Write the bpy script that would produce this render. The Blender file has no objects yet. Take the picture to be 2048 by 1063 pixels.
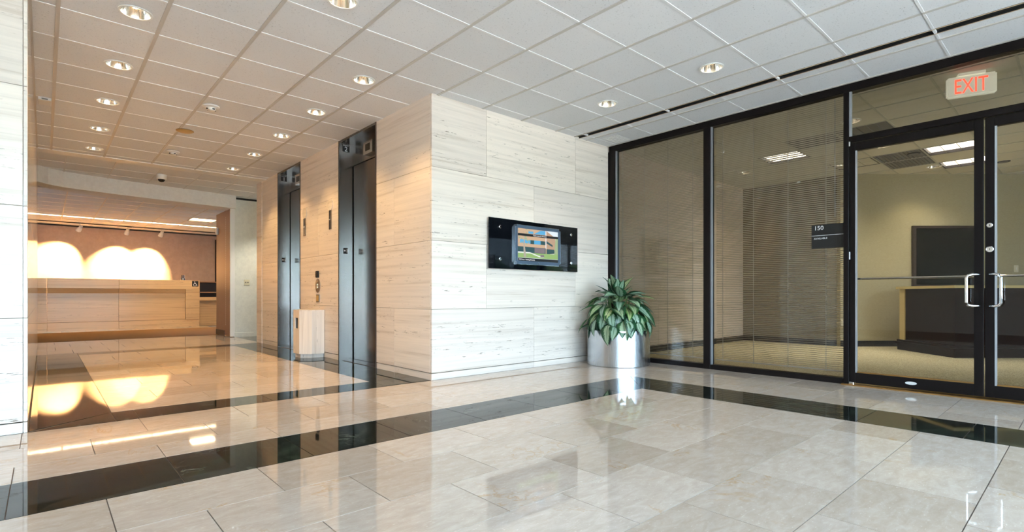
import bpy, bmesh, math, random
from mathutils import Vector, Matrix
random.seed(7)
sc = bpy.context.scene
C = sc.collection

# ------------------------------------------------------------------ camera
TH = 0.7316                 # yaw of the view from the corridor axis
HC = 0.90                   # camera height
H = 3.032                   # lobby ceiling height
F2 = (math.sin(TH), math.cos(TH)); R2 = (math.cos(TH), -math.sin(TH))
cam = bpy.data.cameras.new('camera'); co = bpy.data.objects.new('camera', cam); C.objects.link(co)
co.location = (0, 0, HC); co.rotation_euler = (math.pi/2, 0, -TH)
cam.sensor_width = 36; cam.lens = 1042.4/2048*36
cam.shift_y = (590.2-531.5)/2048
cam.clip_start = 0.02; cam.clip_end = 300
sc.camera = co

# ------------------------------------------------------------------ view, sky
sc.view_settings.view_transform = 'Standard'; sc.view_settings.look = 'None'
sc.view_settings.gamma = 1; sc.view_settings.use_curve_mapping = False
sc.view_settings.exposure = 0.5
sc.cycles.max_bounces = 9; sc.cycles.diffuse_bounces = 5; sc.cycles.glossy_bounces = 5
sc.cycles.transparent_max_bounces = 16; sc.cycles.caustics_reflective = False; sc.cycles.caustics_refractive = False
sc.cycles.sample_clamp_indirect = 25
sc.cycles.use_denoising = True
world = bpy.data.worlds.new('sky'); sc.world = world; world.use_nodes = True
bg = world.node_tree.nodes['Background']
bg.inputs[0].default_value = (0.54, 0.75, 1.0, 1); bg.inputs[1].default_value = 16.0

sun = bpy.data.lights.new('sun', 'SUN'); sun.energy = 30.0; sun.angle = math.radians(0.6); sun.color = (1.0, 0.97, 0.95)
so = bpy.data.objects.new('sun', sun); C.objects.link(so); so.location = (0, -20, 30)
so.rotation_euler = (math.radians(-20), 0, math.radians(25))          # high sun in front of the entrance

def portal(name, loc, rot, sx, sy):
    l = bpy.data.lights.new(name, 'AREA'); l.shape = 'RECTANGLE'; l.size = sx; l.size_y = sy
    l.cycles.is_portal = True
    o = bpy.data.objects.new(name, l); C.objects.link(o); o.location = loc; o.rotation_euler = rot
    return o
portal('window_portal', (1.0, -2.95, 1.4), (math.pi/2, 0, 0), 9.6, 2.6)

# ------------------------------------------------------------------ materials
M = {}
def nodes_of(name):
    m = bpy.data.materials.new(name); m.use_nodes = True; M[name] = m
    nt = m.node_tree; b = nt.nodes['Principled BSDF']
    return m, nt, b
def mat(name, col, rough=0.5, metal=0.0, spec=0.5, emis=None, es=0.0, coat=0.0):
    m, nt, b = nodes_of(name)
    b.inputs['Base Color'].default_value = (*col, 1); b.inputs['Roughness'].default_value = rough
    b.inputs['Metallic'].default_value = metal; b.inputs['Specular IOR Level'].default_value = spec
    if coat: b.inputs['Coat Weight'].default_value = coat; b.inputs['Coat Roughness'].default_value = 0.05
    if emis: b.inputs['Emission Color'].default_value = (*emis, 1); b.inputs['Emission Strength'].default_value = es
    return m
def N(nt, t, **k):
    n = nt.nodes.new(t)
    for a, v in k.items(): setattr(n, a, v)
    return n
def pos_vec(nt, scale, rnd=37.0):
    """world position, shifted per object, scaled"""
    g = N(nt, 'ShaderNodeNewGeometry'); oi = N(nt, 'ShaderNodeObjectInfo')
    mu = N(nt, 'ShaderNodeMath', operation='MULTIPLY'); mu.inputs[1].default_value = rnd
    nt.links.new(oi.outputs['Random'], mu.inputs[0])
    ad = N(nt, 'ShaderNodeVectorMath', operation='ADD')
    nt.links.new(g.outputs['Position'], ad.inputs[0]); nt.links.new(mu.outputs[0], ad.inputs[1])
    sm = N(nt, 'ShaderNodeVectorMath', operation='MULTIPLY'); sm.inputs[1].default_value = scale
    nt.links.new(ad.outputs[0], sm.inputs[0])
    return sm.outputs[0], oi.outputs['Random']
def noise(nt, vec, scale, detail=6, rough=0.6, dist=0.0):
    n = N(nt, 'ShaderNodeTexNoise'); n.inputs['Scale'].default_value = scale; n.inputs['Detail'].default_value = detail
    n.inputs['Roughness'].default_value = rough; n.inputs['Distortion'].default_value = dist
    nt.links.new(vec, n.inputs['Vector']); return n.outputs['Fac']
def ramp(nt, fac, stops, interp='LINEAR'):
    r = N(nt, 'ShaderNodeValToRGB'); cr = r.color_ramp; cr.interpolation = interp
    while len(cr.elements) > len(stops): cr.elements.remove(cr.elements[-1])
    while len(cr.elements) < len(stops): cr.elements.new(0.5)
    for e, (p, c) in zip(cr.elements, stops):
        e.position = p; e.color = (*c, 1) if not isinstance(c, (int, float)) else (c, c, c, 1)
    nt.links.new(fac, r.inputs[0]); return r.outputs[0]
def mix(nt, a, b, fac, mode='MIX'):
    m = N(nt, 'ShaderNodeMix', data_type='RGBA', blend_type=mode)
    for s, v in ((m.inputs[6], a), (m.inputs[7], b), (m.inputs[0], fac)):
        if isinstance(v, (int, float)): s.default_value = v
        elif isinstance(v, tuple): s.default_value = (*v, 1)
        else: nt.links.new(v, s)
    return m.outputs[2]

def travertine(name, rough, strat=(0.55, 0.55, 24), pit=(7, 7, 75), base=(0.775, 0.695, 0.625), dark=(0.60, 0.50, 0.41), spec=0.4):
    m, nt, b = nodes_of(name)
    v, rnd = pos_vec(nt, strat); v2, _ = pos_vec(nt, pit)
    lite = tuple(min(0.95, c*1.1) for c in base)
    c = ramp(nt, noise(nt, v, 1.0, 8, 0.62, 0.5), [(0.25, dark), (0.43, base), (0.60, lite), (0.8, base)])
    c = mix(nt, c, mix(nt, (0.93, 0.92, 0.90), (1.05, 1.04, 1.0), rnd), 1.0, 'MULTIPLY')
    p = noise(nt, v2, 1.0, 4, 0.75)
    pm = noise(nt, v, 0.35, 2, 0.5)
    pf = ramp(nt, p, [(0.61, 0.0), (0.655, 1.0)]); pk = ramp(nt, pm, [(0.48, 0.0), (0.62, 1.0)])
    f = mix(nt, pf, pk, 1.0, 'MULTIPLY')
    c = mix(nt, c, (0.20, 0.15, 0.10), f)
    nt.links.new(c, b.inputs['Base Color']); b.inputs['Roughness'].default_value = rough
    b.inputs['Specular IOR Level'].default_value = spec
    bp = N(nt, 'ShaderNodeBump'); bp.inputs['Strength'].default_value = 0.25; bp.inputs['Distance'].default_value = 0.003
    bp.invert = True
    nt.links.new(f, bp.inputs['Height']); nt.links.new(bp.outputs[0], b.inputs['Normal'])
    return m
travertine('travertine', 0.38)
travertine('travertine_polished', 0.10, spec=0.9)
travertine('travertine_upright', 0.4, strat=(24, 24, 0.55), pit=(75, 75, 7))
travertine('travertine_warm_lit', 0.25, base=(0.62, 0.43, 0.235), dark=(0.40, 0.25, 0.12))  # desk stone tinted orange, warm lamp light put into its colour

def cream():
    m, nt, b = nodes_of('cream_marble')
    v, rnd = pos_vec(nt, (1, 1, 1)); vs, _ = pos_vec(nt, (2.0, 5.0, 1))
    c = ramp(nt, noise(nt, vs, 4.5, 9, 0.68, 0.6), [(0.3, (0.46, 0.375, 0.30)), (0.5, (0.515, 0.43, 0.355)), (0.7, (0.57, 0.495, 0.425))])
    w = noise(nt, v, 1.3, 8, 0.62, 1.2)
    ve = ramp(nt, w, [(0.488, 0.0), (0.5, 0.75), (0.512, 0.0)])
    msk = ramp(nt, noise(nt, v, 2.5, 2), [(0.52, 0.0), (0.66, 1.0)])
    c = mix(nt, c, (0.46, 0.29, 0.14), mix(nt, ve, msk, 1.0, 'MULTIPLY'))
    sp = ramp(nt, noise(nt, vs, 22, 3), [(0.62, 0.0), (0.72, 0.35)])
    c = mix(nt, c, (0.85, 0.78, 0.7), sp)
    tone = ramp(nt, rnd, [(0, (0.86, 0.83, 0.80)), (0.35, (0.97, 0.96, 0.95)), (1, (1.08, 1.09, 1.10))])
    c = mix(nt, c, tone, 1.0, 'MULTIPLY')
    nt.links.new(c, b.inputs['Base Color']); b.inputs['Roughness'].default_value = 0.035
    b.inputs['IOR'].default_value = 1.62
cream()
def verde():
    m, nt, b = nodes_of('dark_green_marble')
    v, rnd = pos_vec(nt, (1, 1, 1))
    c = ramp(nt, noise(nt, v, 3.5, 8, 0.65, 1.5), [(0.35, (0.006, 0.007, 0.006)), (0.55, (0.012, 0.016, 0.012)), (0.75, (0.04, 0.06, 0.035))])
    ve = ramp(nt, noise(nt, v, 2.2, 9, 0.68, 2.0), [(0.492, 0.0), (0.5, 0.7), (0.508, 0.0)])
    msk = ramp(nt, noise(nt, v, 3, 2), [(0.5, 0.0), (0.65, 1.0)])
    c = mix(nt, c, (0.30, 0.34, 0.27), mix(nt, ve, msk, 1.0, 'MULTIPLY'))
    nt.links.new(c, b.inputs['Base Color']); b.inputs['Roughness'].default_value = 0.03
    b.inputs['IOR'].default_value = 1.32
verde()
def acoustic(name, col):
    m, nt, b = nodes_of(name)
    v, rnd = pos_vec(nt, (1, 1, 1))
    f = ramp(nt, noise(nt, v, 75, 4, 0.75), [(0.60, 0.0), (0.66, 0.7)])
    c = mix(nt, col, tuple(x*0.5 for x in col), f)
    tone = ramp(nt, rnd, [(0, 0.96), (1, 1.02)])
    c = mix(nt, c, tone, 1.0, 'MULTIPLY')
    nt.links.new(c, b.inputs['Base Color']); b.inputs['Roughness'].default_value = 0.95
    b.inputs['Specular IOR Level'].default_value = 0.1
acoustic('ceiling_tile', (0.76, 0.765, 0.775)); acoustic('suite_ceiling_tile', (0.66, 0.64, 0.56))
def steel(name, col, rough, stretch=(60, 60, 0.6), amt=0.12):
    m, nt, b = nodes_of(name)
    v, rnd = pos_vec(nt, stretch)
    r = ramp(nt, noise(nt, v, 6, 4, 0.6), [(0.3, max(0.02, rough-amt)), (0.7, rough+amt)])
    nt.links.new(r, b.inputs['Roughness']); b.inputs['Base Color'].default_value = (*col, 1)
    b.inputs['Metallic'].default_value = 1.0
steel('brushed_steel', (0.50, 0.49, 0.47), 0.20, amt=0.05); steel('jamb_steel', (0.37, 0.365, 0.355), 0.20, amt=0.05); steel('bronze_steel', (0.22, 0.20, 0.18), 0.22, amt=0.05); steel('door_steel', (0.19, 0.165, 0.145), 0.20, amt=0.05)
steel('planter_steel', (0.52, 0.54, 0.57), 0.24, amt=0.05)
mat('chrome', (0.82, 0.82, 0.82), 0.06, 1.0)
mat('dark_bronze', (0.010, 0.0075, 0.007), 0.35, 0.0, 0.12)
mat('stop_metal', (0.50, 0.53, 0.57), 0.4, 0.7)  # pale blue tone carries the daylight caught by the glazing stops
mat('slot_edge', (0.55, 0.42, 0.28), 0.5); mat('brass', (0.42, 0.25, 0.09), 0.32, 1.0)
mat('grout', (0.16, 0.13, 0.11), 0.8); mat('joint_dark', (0.12, 0.09, 0.06), 0.9)
mat('tee', (0.70, 0.68, 0.66), 0.5); mat('tee_cross_lit', (0.80, 0.80, 0.80), 0.45); mat('tee_main', (0.56, 0.53, 0.49), 0.45); mat('suite_tee', (0.5, 0.49, 0.42), 0.5); mat('warm_tee', (0.78, 0.70, 0.60), 0.45)  # cross tees paler than main tees: daylight on their sides put into the colour
mat('black', (0.006, 0.006, 0.006), 0.6); mat('gloss_black', (0.004, 0.005, 0.007), 0.03, 0.0, 0.6)
mat('trim_white', (0.80, 0.79, 0.76), 0.4); mat('plenum', (0.3, 0.3, 0.3), 0.9)
mat('reflector', (0.93, 0.90, 0.84), 0.14, 1.0)
mat('bulb', (1, 1, 1), 0.5, emis=(1.0, 0.80, 0.52), es=30.0)
mat('bulb_off', (0.8, 0.8, 0.78), 0.3)
mat('plastic_white', (0.74, 0.73, 0.70), 0.35); mat('plastic_ivory', (0.70, 0.66, 0.50), 0.4); mat('stained_cap', (0.48, 0.30, 0.10), 0.4)
mat('print_white', (0.82, 0.82, 0.84), 0.5); mat('slat', (0.86, 0.86, 0.82), 0.35); mat('cord', (0.72, 0.74, 0.74), 0.6)
mat('soil', (0.02, 0.014, 0.01), 0.95); mat('stem_green', (0.10, 0.20, 0.05), 0.5)
mat('bezel', (0.10, 0.15, 0.22), 0.3, 0.4); mat('bezel_edge', (0.65, 0.68, 0.72), 0.2, 1.0)
mat('exit_red', (0.8, 0.05, 0.03), 0.4, emis=(1.0, 0.06, 0.03), es=2.2)
mat('exit_body', (0.72, 0.74, 0.64), 0.4, emis=(0.7, 0.72, 0.6), es=0.35)  # faint glow added so the sign housing shows brighter
mat('troffer_lens', (0.9, 0.9, 0.88), 0.4, emis=(1.0, 0.96, 0.87), es=2.2)
mat('linear_lens', (0.9, 0.9, 0.88), 0.4, emis=(1.0, 0.74, 0.45), es=40.0)
mat('mahogany', (0.013, 0.004, 0.003), 0.3, 0.0, 0.12)
mat('maple_top', (0.62, 0.50, 0.24), 0.35); mat('brown_panel', (0.30, 0.17, 0.10), 0.5)
mat('vinyl_base', (0.008, 0.008, 0.009), 0.35); mat('screen_dark', (0.002, 0.003, 0.003), 0.15, 0.0, 0.2)
mat('grass', (0.10, 0.13, 0.06), 0.9); mat('paving', (0.46, 0.44, 0.41), 0.9); mat('leaf_far', (0.10, 0.20, 0.04), 0.7)
mat('grille_grey', (0.17, 0.16, 0.15), 0.7); mat('office_dark', (0.035, 0.025, 0.022), 0.45)
def cloth(name, c1, c2, scale, rough=0.95, stretch=(1, 1, 1), lo=0.4, hi=0.6):
    m, nt, b = nodes_of(name)
    v, rnd = pos_vec(nt, stretch)
    c = ramp(nt, noise(nt, v, scale, 4, 0.7), [(lo, c1), (hi, c2)])
    nt.links.new(c, b.inputs['Base Color']); b.inputs['Roughness'].default_value = rough
    b.inputs['Specular IOR Level'].default_value = 0.15
cloth('suite_carpet', (0.24, 0.21, 0.12), (0.60, 0.55, 0.38), 90)
cloth('brown_carpet', (0.19, 0.095, 0.030), (0.25, 0.13, 0.045), 40, stretch=(0.3, 4, 1))
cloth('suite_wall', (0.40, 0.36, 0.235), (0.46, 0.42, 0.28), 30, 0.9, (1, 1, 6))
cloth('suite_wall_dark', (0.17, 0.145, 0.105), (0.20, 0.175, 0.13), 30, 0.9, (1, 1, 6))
cloth('vinyl_wall', (0.70, 0.71, 0.66), (0.76, 0.77, 0.71), 14, 0.75)
cloth('soffit_wall', (0.74, 0.71, 0.66), (0.79, 0.76, 0.71), 14, 0.8)
cloth('reception_wall', (0.40, 0.31, 0.26), (0.44, 0.34, 0.29), 8, 0.9)

def glass(name, ior, tint):
    m = bpy.data.materials.new(name); m.use_nodes = True; M[name] = m
    nt = m.node_tree; nt.nodes.remove(nt.nodes['Principled BSDF']); out = nt.nodes['Material Output']
    t = N(nt, 'ShaderNodeBsdfTransparent'); t.inputs[0].default_value = (*tint, 1)
    g = N(nt, 'ShaderNodeBsdfGlossy'); g.inputs['Roughness'].default_value = 0.0
    fr = N(nt, 'ShaderNodeFresnel'); fr.inputs['IOR'].default_value = ior
    mx = N(nt, 'ShaderNodeMixShader')
    nt.links.new(fr.outputs[0], mx.inputs[0]); nt.links.new(t.outputs[0], mx.inputs[1]); nt.links.new(g.outputs[0], mx.inputs[2])
    nt.links.new(mx.outputs[0], out.inputs['Surface'])
glass('glass', 1.40, (0.92, 0.895, 0.86)); glass('outer_glass', 1.2, (0.97, 0.98, 0.97)); glass('crystal', 1.5, (0.85, 0.88, 0.9))

def leafmat():
    m, nt, b = nodes_of('leaf_variegated')
    uv = N(nt, 'ShaderNodeUVMap'); sx = N(nt, 'ShaderNodeSeparateXYZ'); nt.links.new(uv.outputs[0], sx.inputs[0])
    def mth(op, a, bb):
        n = N(nt, 'ShaderNodeMath', operation=op)
        for s, v in zip(n.inputs, (a, bb)):
            if isinstance(v, (int, float)): s.default_value = v
            elif v is not None: nt.links.new(v, s)
        return n.outputs[0]
    off = mth('ABSOLUTE', mth('SUBTRACT', sx.outputs[0], 0.5), None)          # 0 at midrib .. 0.5 at margin
    v, rnd = pos_vec(nt, (1, 1, 1))
    nz = noise(nt, v, 60, 4, 0.7)
    edge = mth('ADD', mth('MULTIPLY', off, 2.0), mth('MULTIPLY', mth('SUBTRACT', nz, 0.5), 0.9))
    pat = ramp(nt, edge, [(0.46, 1.0), (0.60, 0.0)])
    green = ramp(nt, rnd, [(0, (0.012, 0.055, 0.022)), (0.7, (0.02, 0.085, 0.03)), (1, (0.05, 0.16, 0.03))])
    silver = ramp(nt, rnd, [(0, (0.22, 0.34, 0.25)), (0.6, (0.30, 0.42, 0.28)), (1, (0.38, 0.47, 0.20))])
    c = mix(nt, green, silver, pat)
    rib = ramp(nt, off, [(0.015, 1.0), (0.035, 0.0)])
    c = mix(nt, c, (0.02, 0.09, 0.03), rib)
    nt.links.new(c, b.inputs['Base Color']); b.inputs['Roughness'].default_value = 0.3
leafmat()

# ------------------------------------------------------------------ builders
def BM(): return bmesh.new()
def box(bm, x0, x1, y0, y1, z0, z1, bev=0.0):
    vs = [bm.verts.new((x, y, z)) for x in (x0, x1) for y in (y0, y1) for z in (z0, z1)]
    fs = [(0, 1, 3, 2), (4, 6, 7, 5), (0, 4, 5, 1), (2, 3, 7, 6), (0, 2, 6, 4), (1, 5, 7, 3)]
    F = [bm.faces.new([vs[i] for i in f]) for f in fs]
    if bev > 0:
        es = list({e for f in F for e in f.edges})
        bmesh.ops.bevel(bm, geom=es, offset=bev, segments=1, affect='EDGES')
    return vs
def prism(bm, pts, z0, z1):
    a = [bm.verts.new((x, y, z0)) for x, y in pts]; b = [bm.verts.new((x, y, z1)) for x, y in pts]; n = len(pts)
    bm.faces.new(a[::-1]); bm.faces.new(b)
    for i in range(n): bm.faces.new((a[i], a[(i+1) % n], b[(i+1) % n], b[i]))
def lathe(bm, prof, center, seg=32, axis='Z', cap0=True, cap1=True):
    cx, cy, cz = center; rings = []
    for r, h in prof:
        ring = []
        for i in range(seg):
            a = 2*math.pi*i/seg; u, v = r*math.cos(a), r*math.sin(a)
            p = {'Z': (u, v, h), 'Y': (u, h, v), 'X': (h, u, v)}[axis]
            ring.append(bm.verts.new((cx+p[0], cy+p[1], cz+p[2])))
        rings.append(ring)
    for a, b in zip(rings, rings[1:]):
        for i in range(seg): bm.faces.new((a[i], a[(i+1) % seg], b[(i+1) % seg], b[i]))
    if cap0: bm.faces.new(rings[0][::-1])
    if cap1: bm.faces.new(rings[-1])
def tube(bm, pts, r, seg=10):
    pts = [Vector(p) for p in pts]; rings = []
    for i, p in enumerate(pts):
        d = (pts[min(i+1, len(pts)-1)]-pts[max(i-1, 0)]).normalized()
        up = Vector((0, 0, 1)) if abs(d.z) < 0.9 else Vector((0, 1, 0))
        s = d.cross(up).normalized(); t = s.cross(d)
        rr = r[i] if isinstance(r, (list, tuple)) else r
        rings.append([bm.verts.new(p+s*math.cos(2*math.pi*k/seg)*rr+t*math.sin(2*math.pi*k/seg)*rr) for k in range(seg)])
    for a, b in zip(rings, rings[1:]):
        for k in range(seg): bm.faces.new((a[k], a[(k+1) % seg], b[(k+1) % seg], b[k]))
    bm.faces.new(rings[0][::-1]); bm.faces.new(rings[-1])
def wpos(o):
    v = Vector((0, 0, 0))
    while o is not None: v = v+o.location; o = o.parent
    return v
def finish(o, label=None, cat=None, group=None, kind=None):
    if label: o['label'] = label
    if cat: o['category'] = cat
    if group: o['group'] = group
    if kind: o['kind'] = kind
    return o
def obj(name, bm, m, parent=None, smooth=False, rebase=None):
    """bm in world coordinates -> one mesh object (child geometry kept in place)"""
    bmesh.ops.recalc_face_normals(bm, faces=bm.faces[:])
    if smooth:
        for f in bm.faces: f.smooth = True
    me = bpy.data.meshes.new(name)
    off = Vector((0, 0, 0))
    if parent is not None: off = wpos(parent)
    base = Vector((0, 0, 0))
    if rebase is None: rebase = parent is None
    if rebase and len(bm.verts):
        xs = [v.co for v in bm.verts]
        lo = Vector([min(v[i] for v in xs) for i in range(3)]); hi = Vector([max(v[i] for v in xs) for i in range(3)])
        base = Vector(((lo.x+hi.x)/2, (lo.y+hi.y)/2, lo.z))
    bmesh.ops.translate(bm, verts=bm.verts[:], vec=-(base if parent is None else off))
    bm.to_mesh(me); bm.free()
    for mm in (m if isinstance(m, (list, tuple)) else [m]): me.materials.append(M[mm])
    if smooth:
        try: me.set_sharp_from_angle(angle=math.radians(35))
        except Exception: pass
    o = bpy.data.objects.new(name, me); C.objects.link(o); o.parent = parent
    if parent is None: o.location = base
    return o
def bobj(name, b, m, parent=None, bev=0.0):
    bm = BM(); box(bm, *b, bev); return obj(name, bm, m, parent)
def thing(name, loc, label=None, cat=None, group=None, kind=None):
    o = bpy.data.objects.new(name, None); C.objects.link(o); o.location = loc; o.empty_display_size = 0.1
    return finish(o, label, cat, group, kind)
def struct(name, bm, m, label, cat):
    return finish(obj(name, bm, m, rebase=False), label, cat, kind='structure')
_cache = {}
def tile(name, b, m, parent, bev=0.0015):
    """alike pieces share mesh data; parent sits at the world origin"""
    x0, x1, y0, y1, z0, z1 = b
    key = (round(x1-x0, 3), round(y1-y0, 3), round(z1-z0, 4), m, bev, name)
    me = _cache.get(key)
    if me is None:
        bm = BM(); a, c, d = (x1-x0)/2, (y1-y0)/2, (z1-z0)/2
        box(bm, -a, a, -c, c, -d, d, bev); bmesh.ops.recalc_face_normals(bm, faces=bm.faces[:])
        me = bpy.data.meshes.new(name); bm.to_mesh(me); bm.free(); me.materials.append(M[m]); _cache[key] = me
    o = bpy.data.objects.new(name, me); C.objects.link(o); o.parent = parent
    o.location = Vector(((x0+x1)/2, (y0+y1)/2, (z0+z1)/2)) - wpos(parent)
    return o
def text_mesh(name, s, size, origin, right, up, m, parent, depth=0.0008, align='LEFT', sx=1.0):
    cu = bpy.data.curves.new(name, 'FONT'); cu.body = s; cu.size = size; cu.extrude = depth; cu.align_x = align
    cu.resolution_u = 3
    t = bpy.data.objects.new(name+'_tmp', cu); C.objects.link(t)
    bpy.context.view_layer.update()
    me = bpy.data.meshes.new_from_object(t.evaluated_get(bpy.context.evaluated_depsgraph_get()))
    bpy.data.objects.remove(t)
    me.transform(Matrix.Diagonal((sx, 1, 1, 1)))
    r = Vector(right).normalized(); u = Vector(up).normalized(); n = r.cross(u)
    off = wpos(parent) if parent is not None else Vector((0, 0, 0))
    mt = Matrix(((r.x, u.x, n.x, origin[0]-off.x), (r.y, u.y, n.y, origin[1]-off.y), (r.z, u.z, n.z, origin[2]-off.z), (0, 0, 0, 1)))
    me.transform(mt); me.materials.clear(); me.materials.append(M[m])
    o = bpy.data.objects.new(name, me); C.objects.link(o); o.parent = parent
    return o
def spot(name, loc, target, energy, size, blend, col, parent=None, radius=0.03):
    l = bpy.data.lights.new(name, 'SPOT'); l.energy = energy; l.spot_size = math.radians(size); l.spot_blend = blend
    l.color = col; l.shadow_soft_size = radius
    o = bpy.data.objects.new(name, l); C.objects.link(o)
    d = Vector(target)-Vector(loc); o.rotation_euler = d.to_track_quat('-Z', 'Y').to_euler()
    o.parent = parent; o.location = Vector(loc)-(wpos(parent) if parent is not None else Vector((0, 0, 0)))
    return o

# ------------------------------------------------------------------ key planes
XE = 3.05      # elevator wall face
YF = 4.67      # face of the travertine block and pier
XL = -0.08     # polished side wall of the corridor
XS = 6.05      # storefront face
YW = -3.0      # glazed entrance wall behind the viewer
XR = -4.0      # far side wall of the lobby
YV = 12.40     # vinyl wall beyond the elevators
YB = 19.0      # reception back wall
HR = 2.85      # reception ceiling
TOP = H+0.30

# ================================================================== FLOOR
bm = BM(); box(bm, XR-0.2, 6.2, YW-0.2, 13.35, -0.1, -0.004); box(bm, 6.2, 6.2001, 0, 0.001, -0.1, -0.05)
floor = struct('floor', bm, 'grout', 'polished cream marble floor with dark green marble bands', 'floor')
G = 0.0022
n_tile = 0
def ft(x0, x1, y0, y1, m='cream_marble', name='marble_tile'):
    global n_tile
    if x1-x0 < 0.03 or y1-y0 < 0.03: return
    n_tile += 1
    tile(name, (x0+G, x1-G, y0+G, y1-G, -0.02, 0.0), m, floor, 0)
def course(y0, y1, xa, xb, first, pitch, m='cream_marble', name='marble_tile'):
    k = math.floor((xa-first)/pitch); xs = [xa]
    while True:
        j = first+k*pitch
        if j > xb-0.02: break
        if j > xa+0.02: xs.append(j)
        k += 1
    xs.append(xb)
    for a, b in zip(xs, xs[1:]): ft(a, b, y0, y1, m, name)
B1a, B1b = 2.915, 3.45      # near dark band (along x)
BXa, BXb = 4.305, 4.87      # dark band along the storefront
ys = [2.915-0.4305*k for k in range(0, 9)]
for i, (a, b) in enumerate(zip(ys[1:], ys)):
    course(a, b, -1.05, BXa, 0.205 if i % 2 == 0 else 0.508, 0.6215)
    course(a, b, BXb, XS+0.02, 5.49 if i % 2 == 0 else 5.18, 0.6215)
course(B1a, B1b, -1.35, 4.0, 0.505, 0.623, 'dark_green_marble', 'band_tile')
# mitred corner of the dark band
def mitre(pts, name='band_tile'):
    bm = BM(); prism(bm, pts, -0.02, 0.0); obj(name, bm, 'dark_green_marble', floor)
g = 0.002
mitre([(4.0+g, B1a), (BXa-g, B1a), (BXb-g*2, B1b), (4.0+g, B1b)])
mitre([(BXa, B1a-0.0), (BXa, 2.3), (BXb, 2.3), (BXb, B1b-g*2)])
k = 0; y = 2.3
while y > -0.55:
    ft(BXa, BXb, y-0.585, y, 'dark_green_marble', 'band_tile'); y -= 0.585
for (a, b, f0) in ((B1b, 3.768, 0.505), (3.768, 4.205, 0.215), (4.205, 4.665, 0.515)):
    course(a, b, -1.3, XS+0.02 if a < 4.6 else XS+0.02, f0, 0.6215)
for a, b in ((B1a, 3.2), ):
    course(a, B1b, BXb, XS+0.02, 5.49, 0.6215)
# corridor
B2 = 5.045; XI0, XI1, YI = 0.385, 2.53, 10.20
course(4.668, B2, XI0, XI1, 0.525, 0.932, 'dark_green_marble', 'band_tile')
mitre([(XL+g, 4.668), (XI0-g, 4.668), (XI0-g, B2), (XL+0.05, 4.70)])
mitre([(XL+g, 4.71), (XI0-g, B2+g), (XI0-g, 6.2), (XL+g, 6.2)])
for a, b in ((6.2, 7.6), (7.6, 9.0), (9.0, 10.2), (10.2, 10.6)): ft(XL, XI0, a, b, 'dark_green_marble', 'band_tile')
ft(XI1, XE+0.02, 4.70, B2, 'dark_green_marble', 'band_tile')
for a, b in ((B2, 6.2), (6.2, 7.4), (7.4, 8.7), (8.7, 9.9), (9.9, 10.6)): ft(XI1, XE+0.26, a, b, 'dark_green_marble', 'band_tile')
course(YI, 10.6, XI0, XI1, 0.95, 0.93, 'dark_green_marble', 'band_tile')
ys = [B2, 5.56, 6.02, 6.48, 6.945, 7.45, 7.80, 8.26, 8.72, 9.20, 9.70, YI]
for i, (a, b) in enumerate(zip(ys, ys[1:])):
    course(a, b, XI0, XI1, 1.10 if i % 2 == 0 else 0.745, 0.72)
ys = [10.6, 11.3, 12.0, 12.7, 13.35]
for i, (a, b) in enumerate(zip(ys, ys[1:])):
    course(a, b, -1.2, 3.08, 0.345 if i % 2 == 0 else 0.60, 0.46)
    if b < 12.8: ft(3.08, 5.5, a, min(b, YV), 'dark_green_marble', 'band_tile')
# reception carpet, tile strip at the desk, suite carpet
bm = BM(); box(bm, -6, 6, 13.35, 16.55, -0.1, 0.004)
struct('floor_carpet', bm, 'brown_carpet', 'brown carpet in front of the stone reception desk', 'carpet')
bm = BM(); box(bm, -6, 6, 16.55, YB+0.1, -0.1, -0.004)
fl2 = struct('floor_reception', bm, 'grout', 'row of cream tiles along the foot of the reception desk', 'floor')
for k in range(9):
    tile('marble_tile', (-0.6+k*0.46+G, -0.14+k*0.46-G, 16.552, 17.4, -0.02, 0.0), 'cream_marble', fl2, 0.0008)
bm = BM(); box(bm, 6.2, 15, -5, 5, -0.1, 0.0)
struct('floor_suite', bm, 'suite_carpet', 'speckled olive carpet inside the vacant suite', 'carpet')

# ================================================================== WALLS
ROWS = [(0.0, 0.068), (0.076, 0.750), (0.753, 1.483), (1.486, 2.266), (2.269, TOP)]
def clad(parent, axis, face, depth, segs, m, sign=1):
    """segs: list per row of joint lists along the wall; face plane coordinate; slabs go behind it"""
    for (z0, z1), js in zip(ROWS, segs):
        for a, b in zip(js, js[1:]):
            rec = 0.004 if z1 < 0.1 else 0.0
            if axis == 'y': bx = (a+0.0016, b-0.0016, face+rec, face+depth, z0, z1)
            elif sign > 0: bx = (face+rec, face+depth, a+0.0016, b-0.0016, z0, z1)
            else: bx = (face-depth, face-rec, a+0.0016, b-0.0016, z0, z1)
            tile('stone_panel', bx, m, parent, 0.0012)
# block: front face
bm = BM(); box(bm, XE+0.03, XS+0.05, YF+0.03, YF+0.10, 0, TOP)
wf = struct('wall_front', bm, 'joint_dark', 'cream travertine wall carrying the black directory panel', 'wall')
e0, e1 = XE, XS+0.045
clad(wf, 'y', YF, 0.028, [[e0, 4.563, e1], [e0, 4.563, e1], [e0, 3.797, 5.347, e1], [e0, 4.563, e1], [e0, 3.797, 5.347, e1]], 'travertine')
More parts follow.
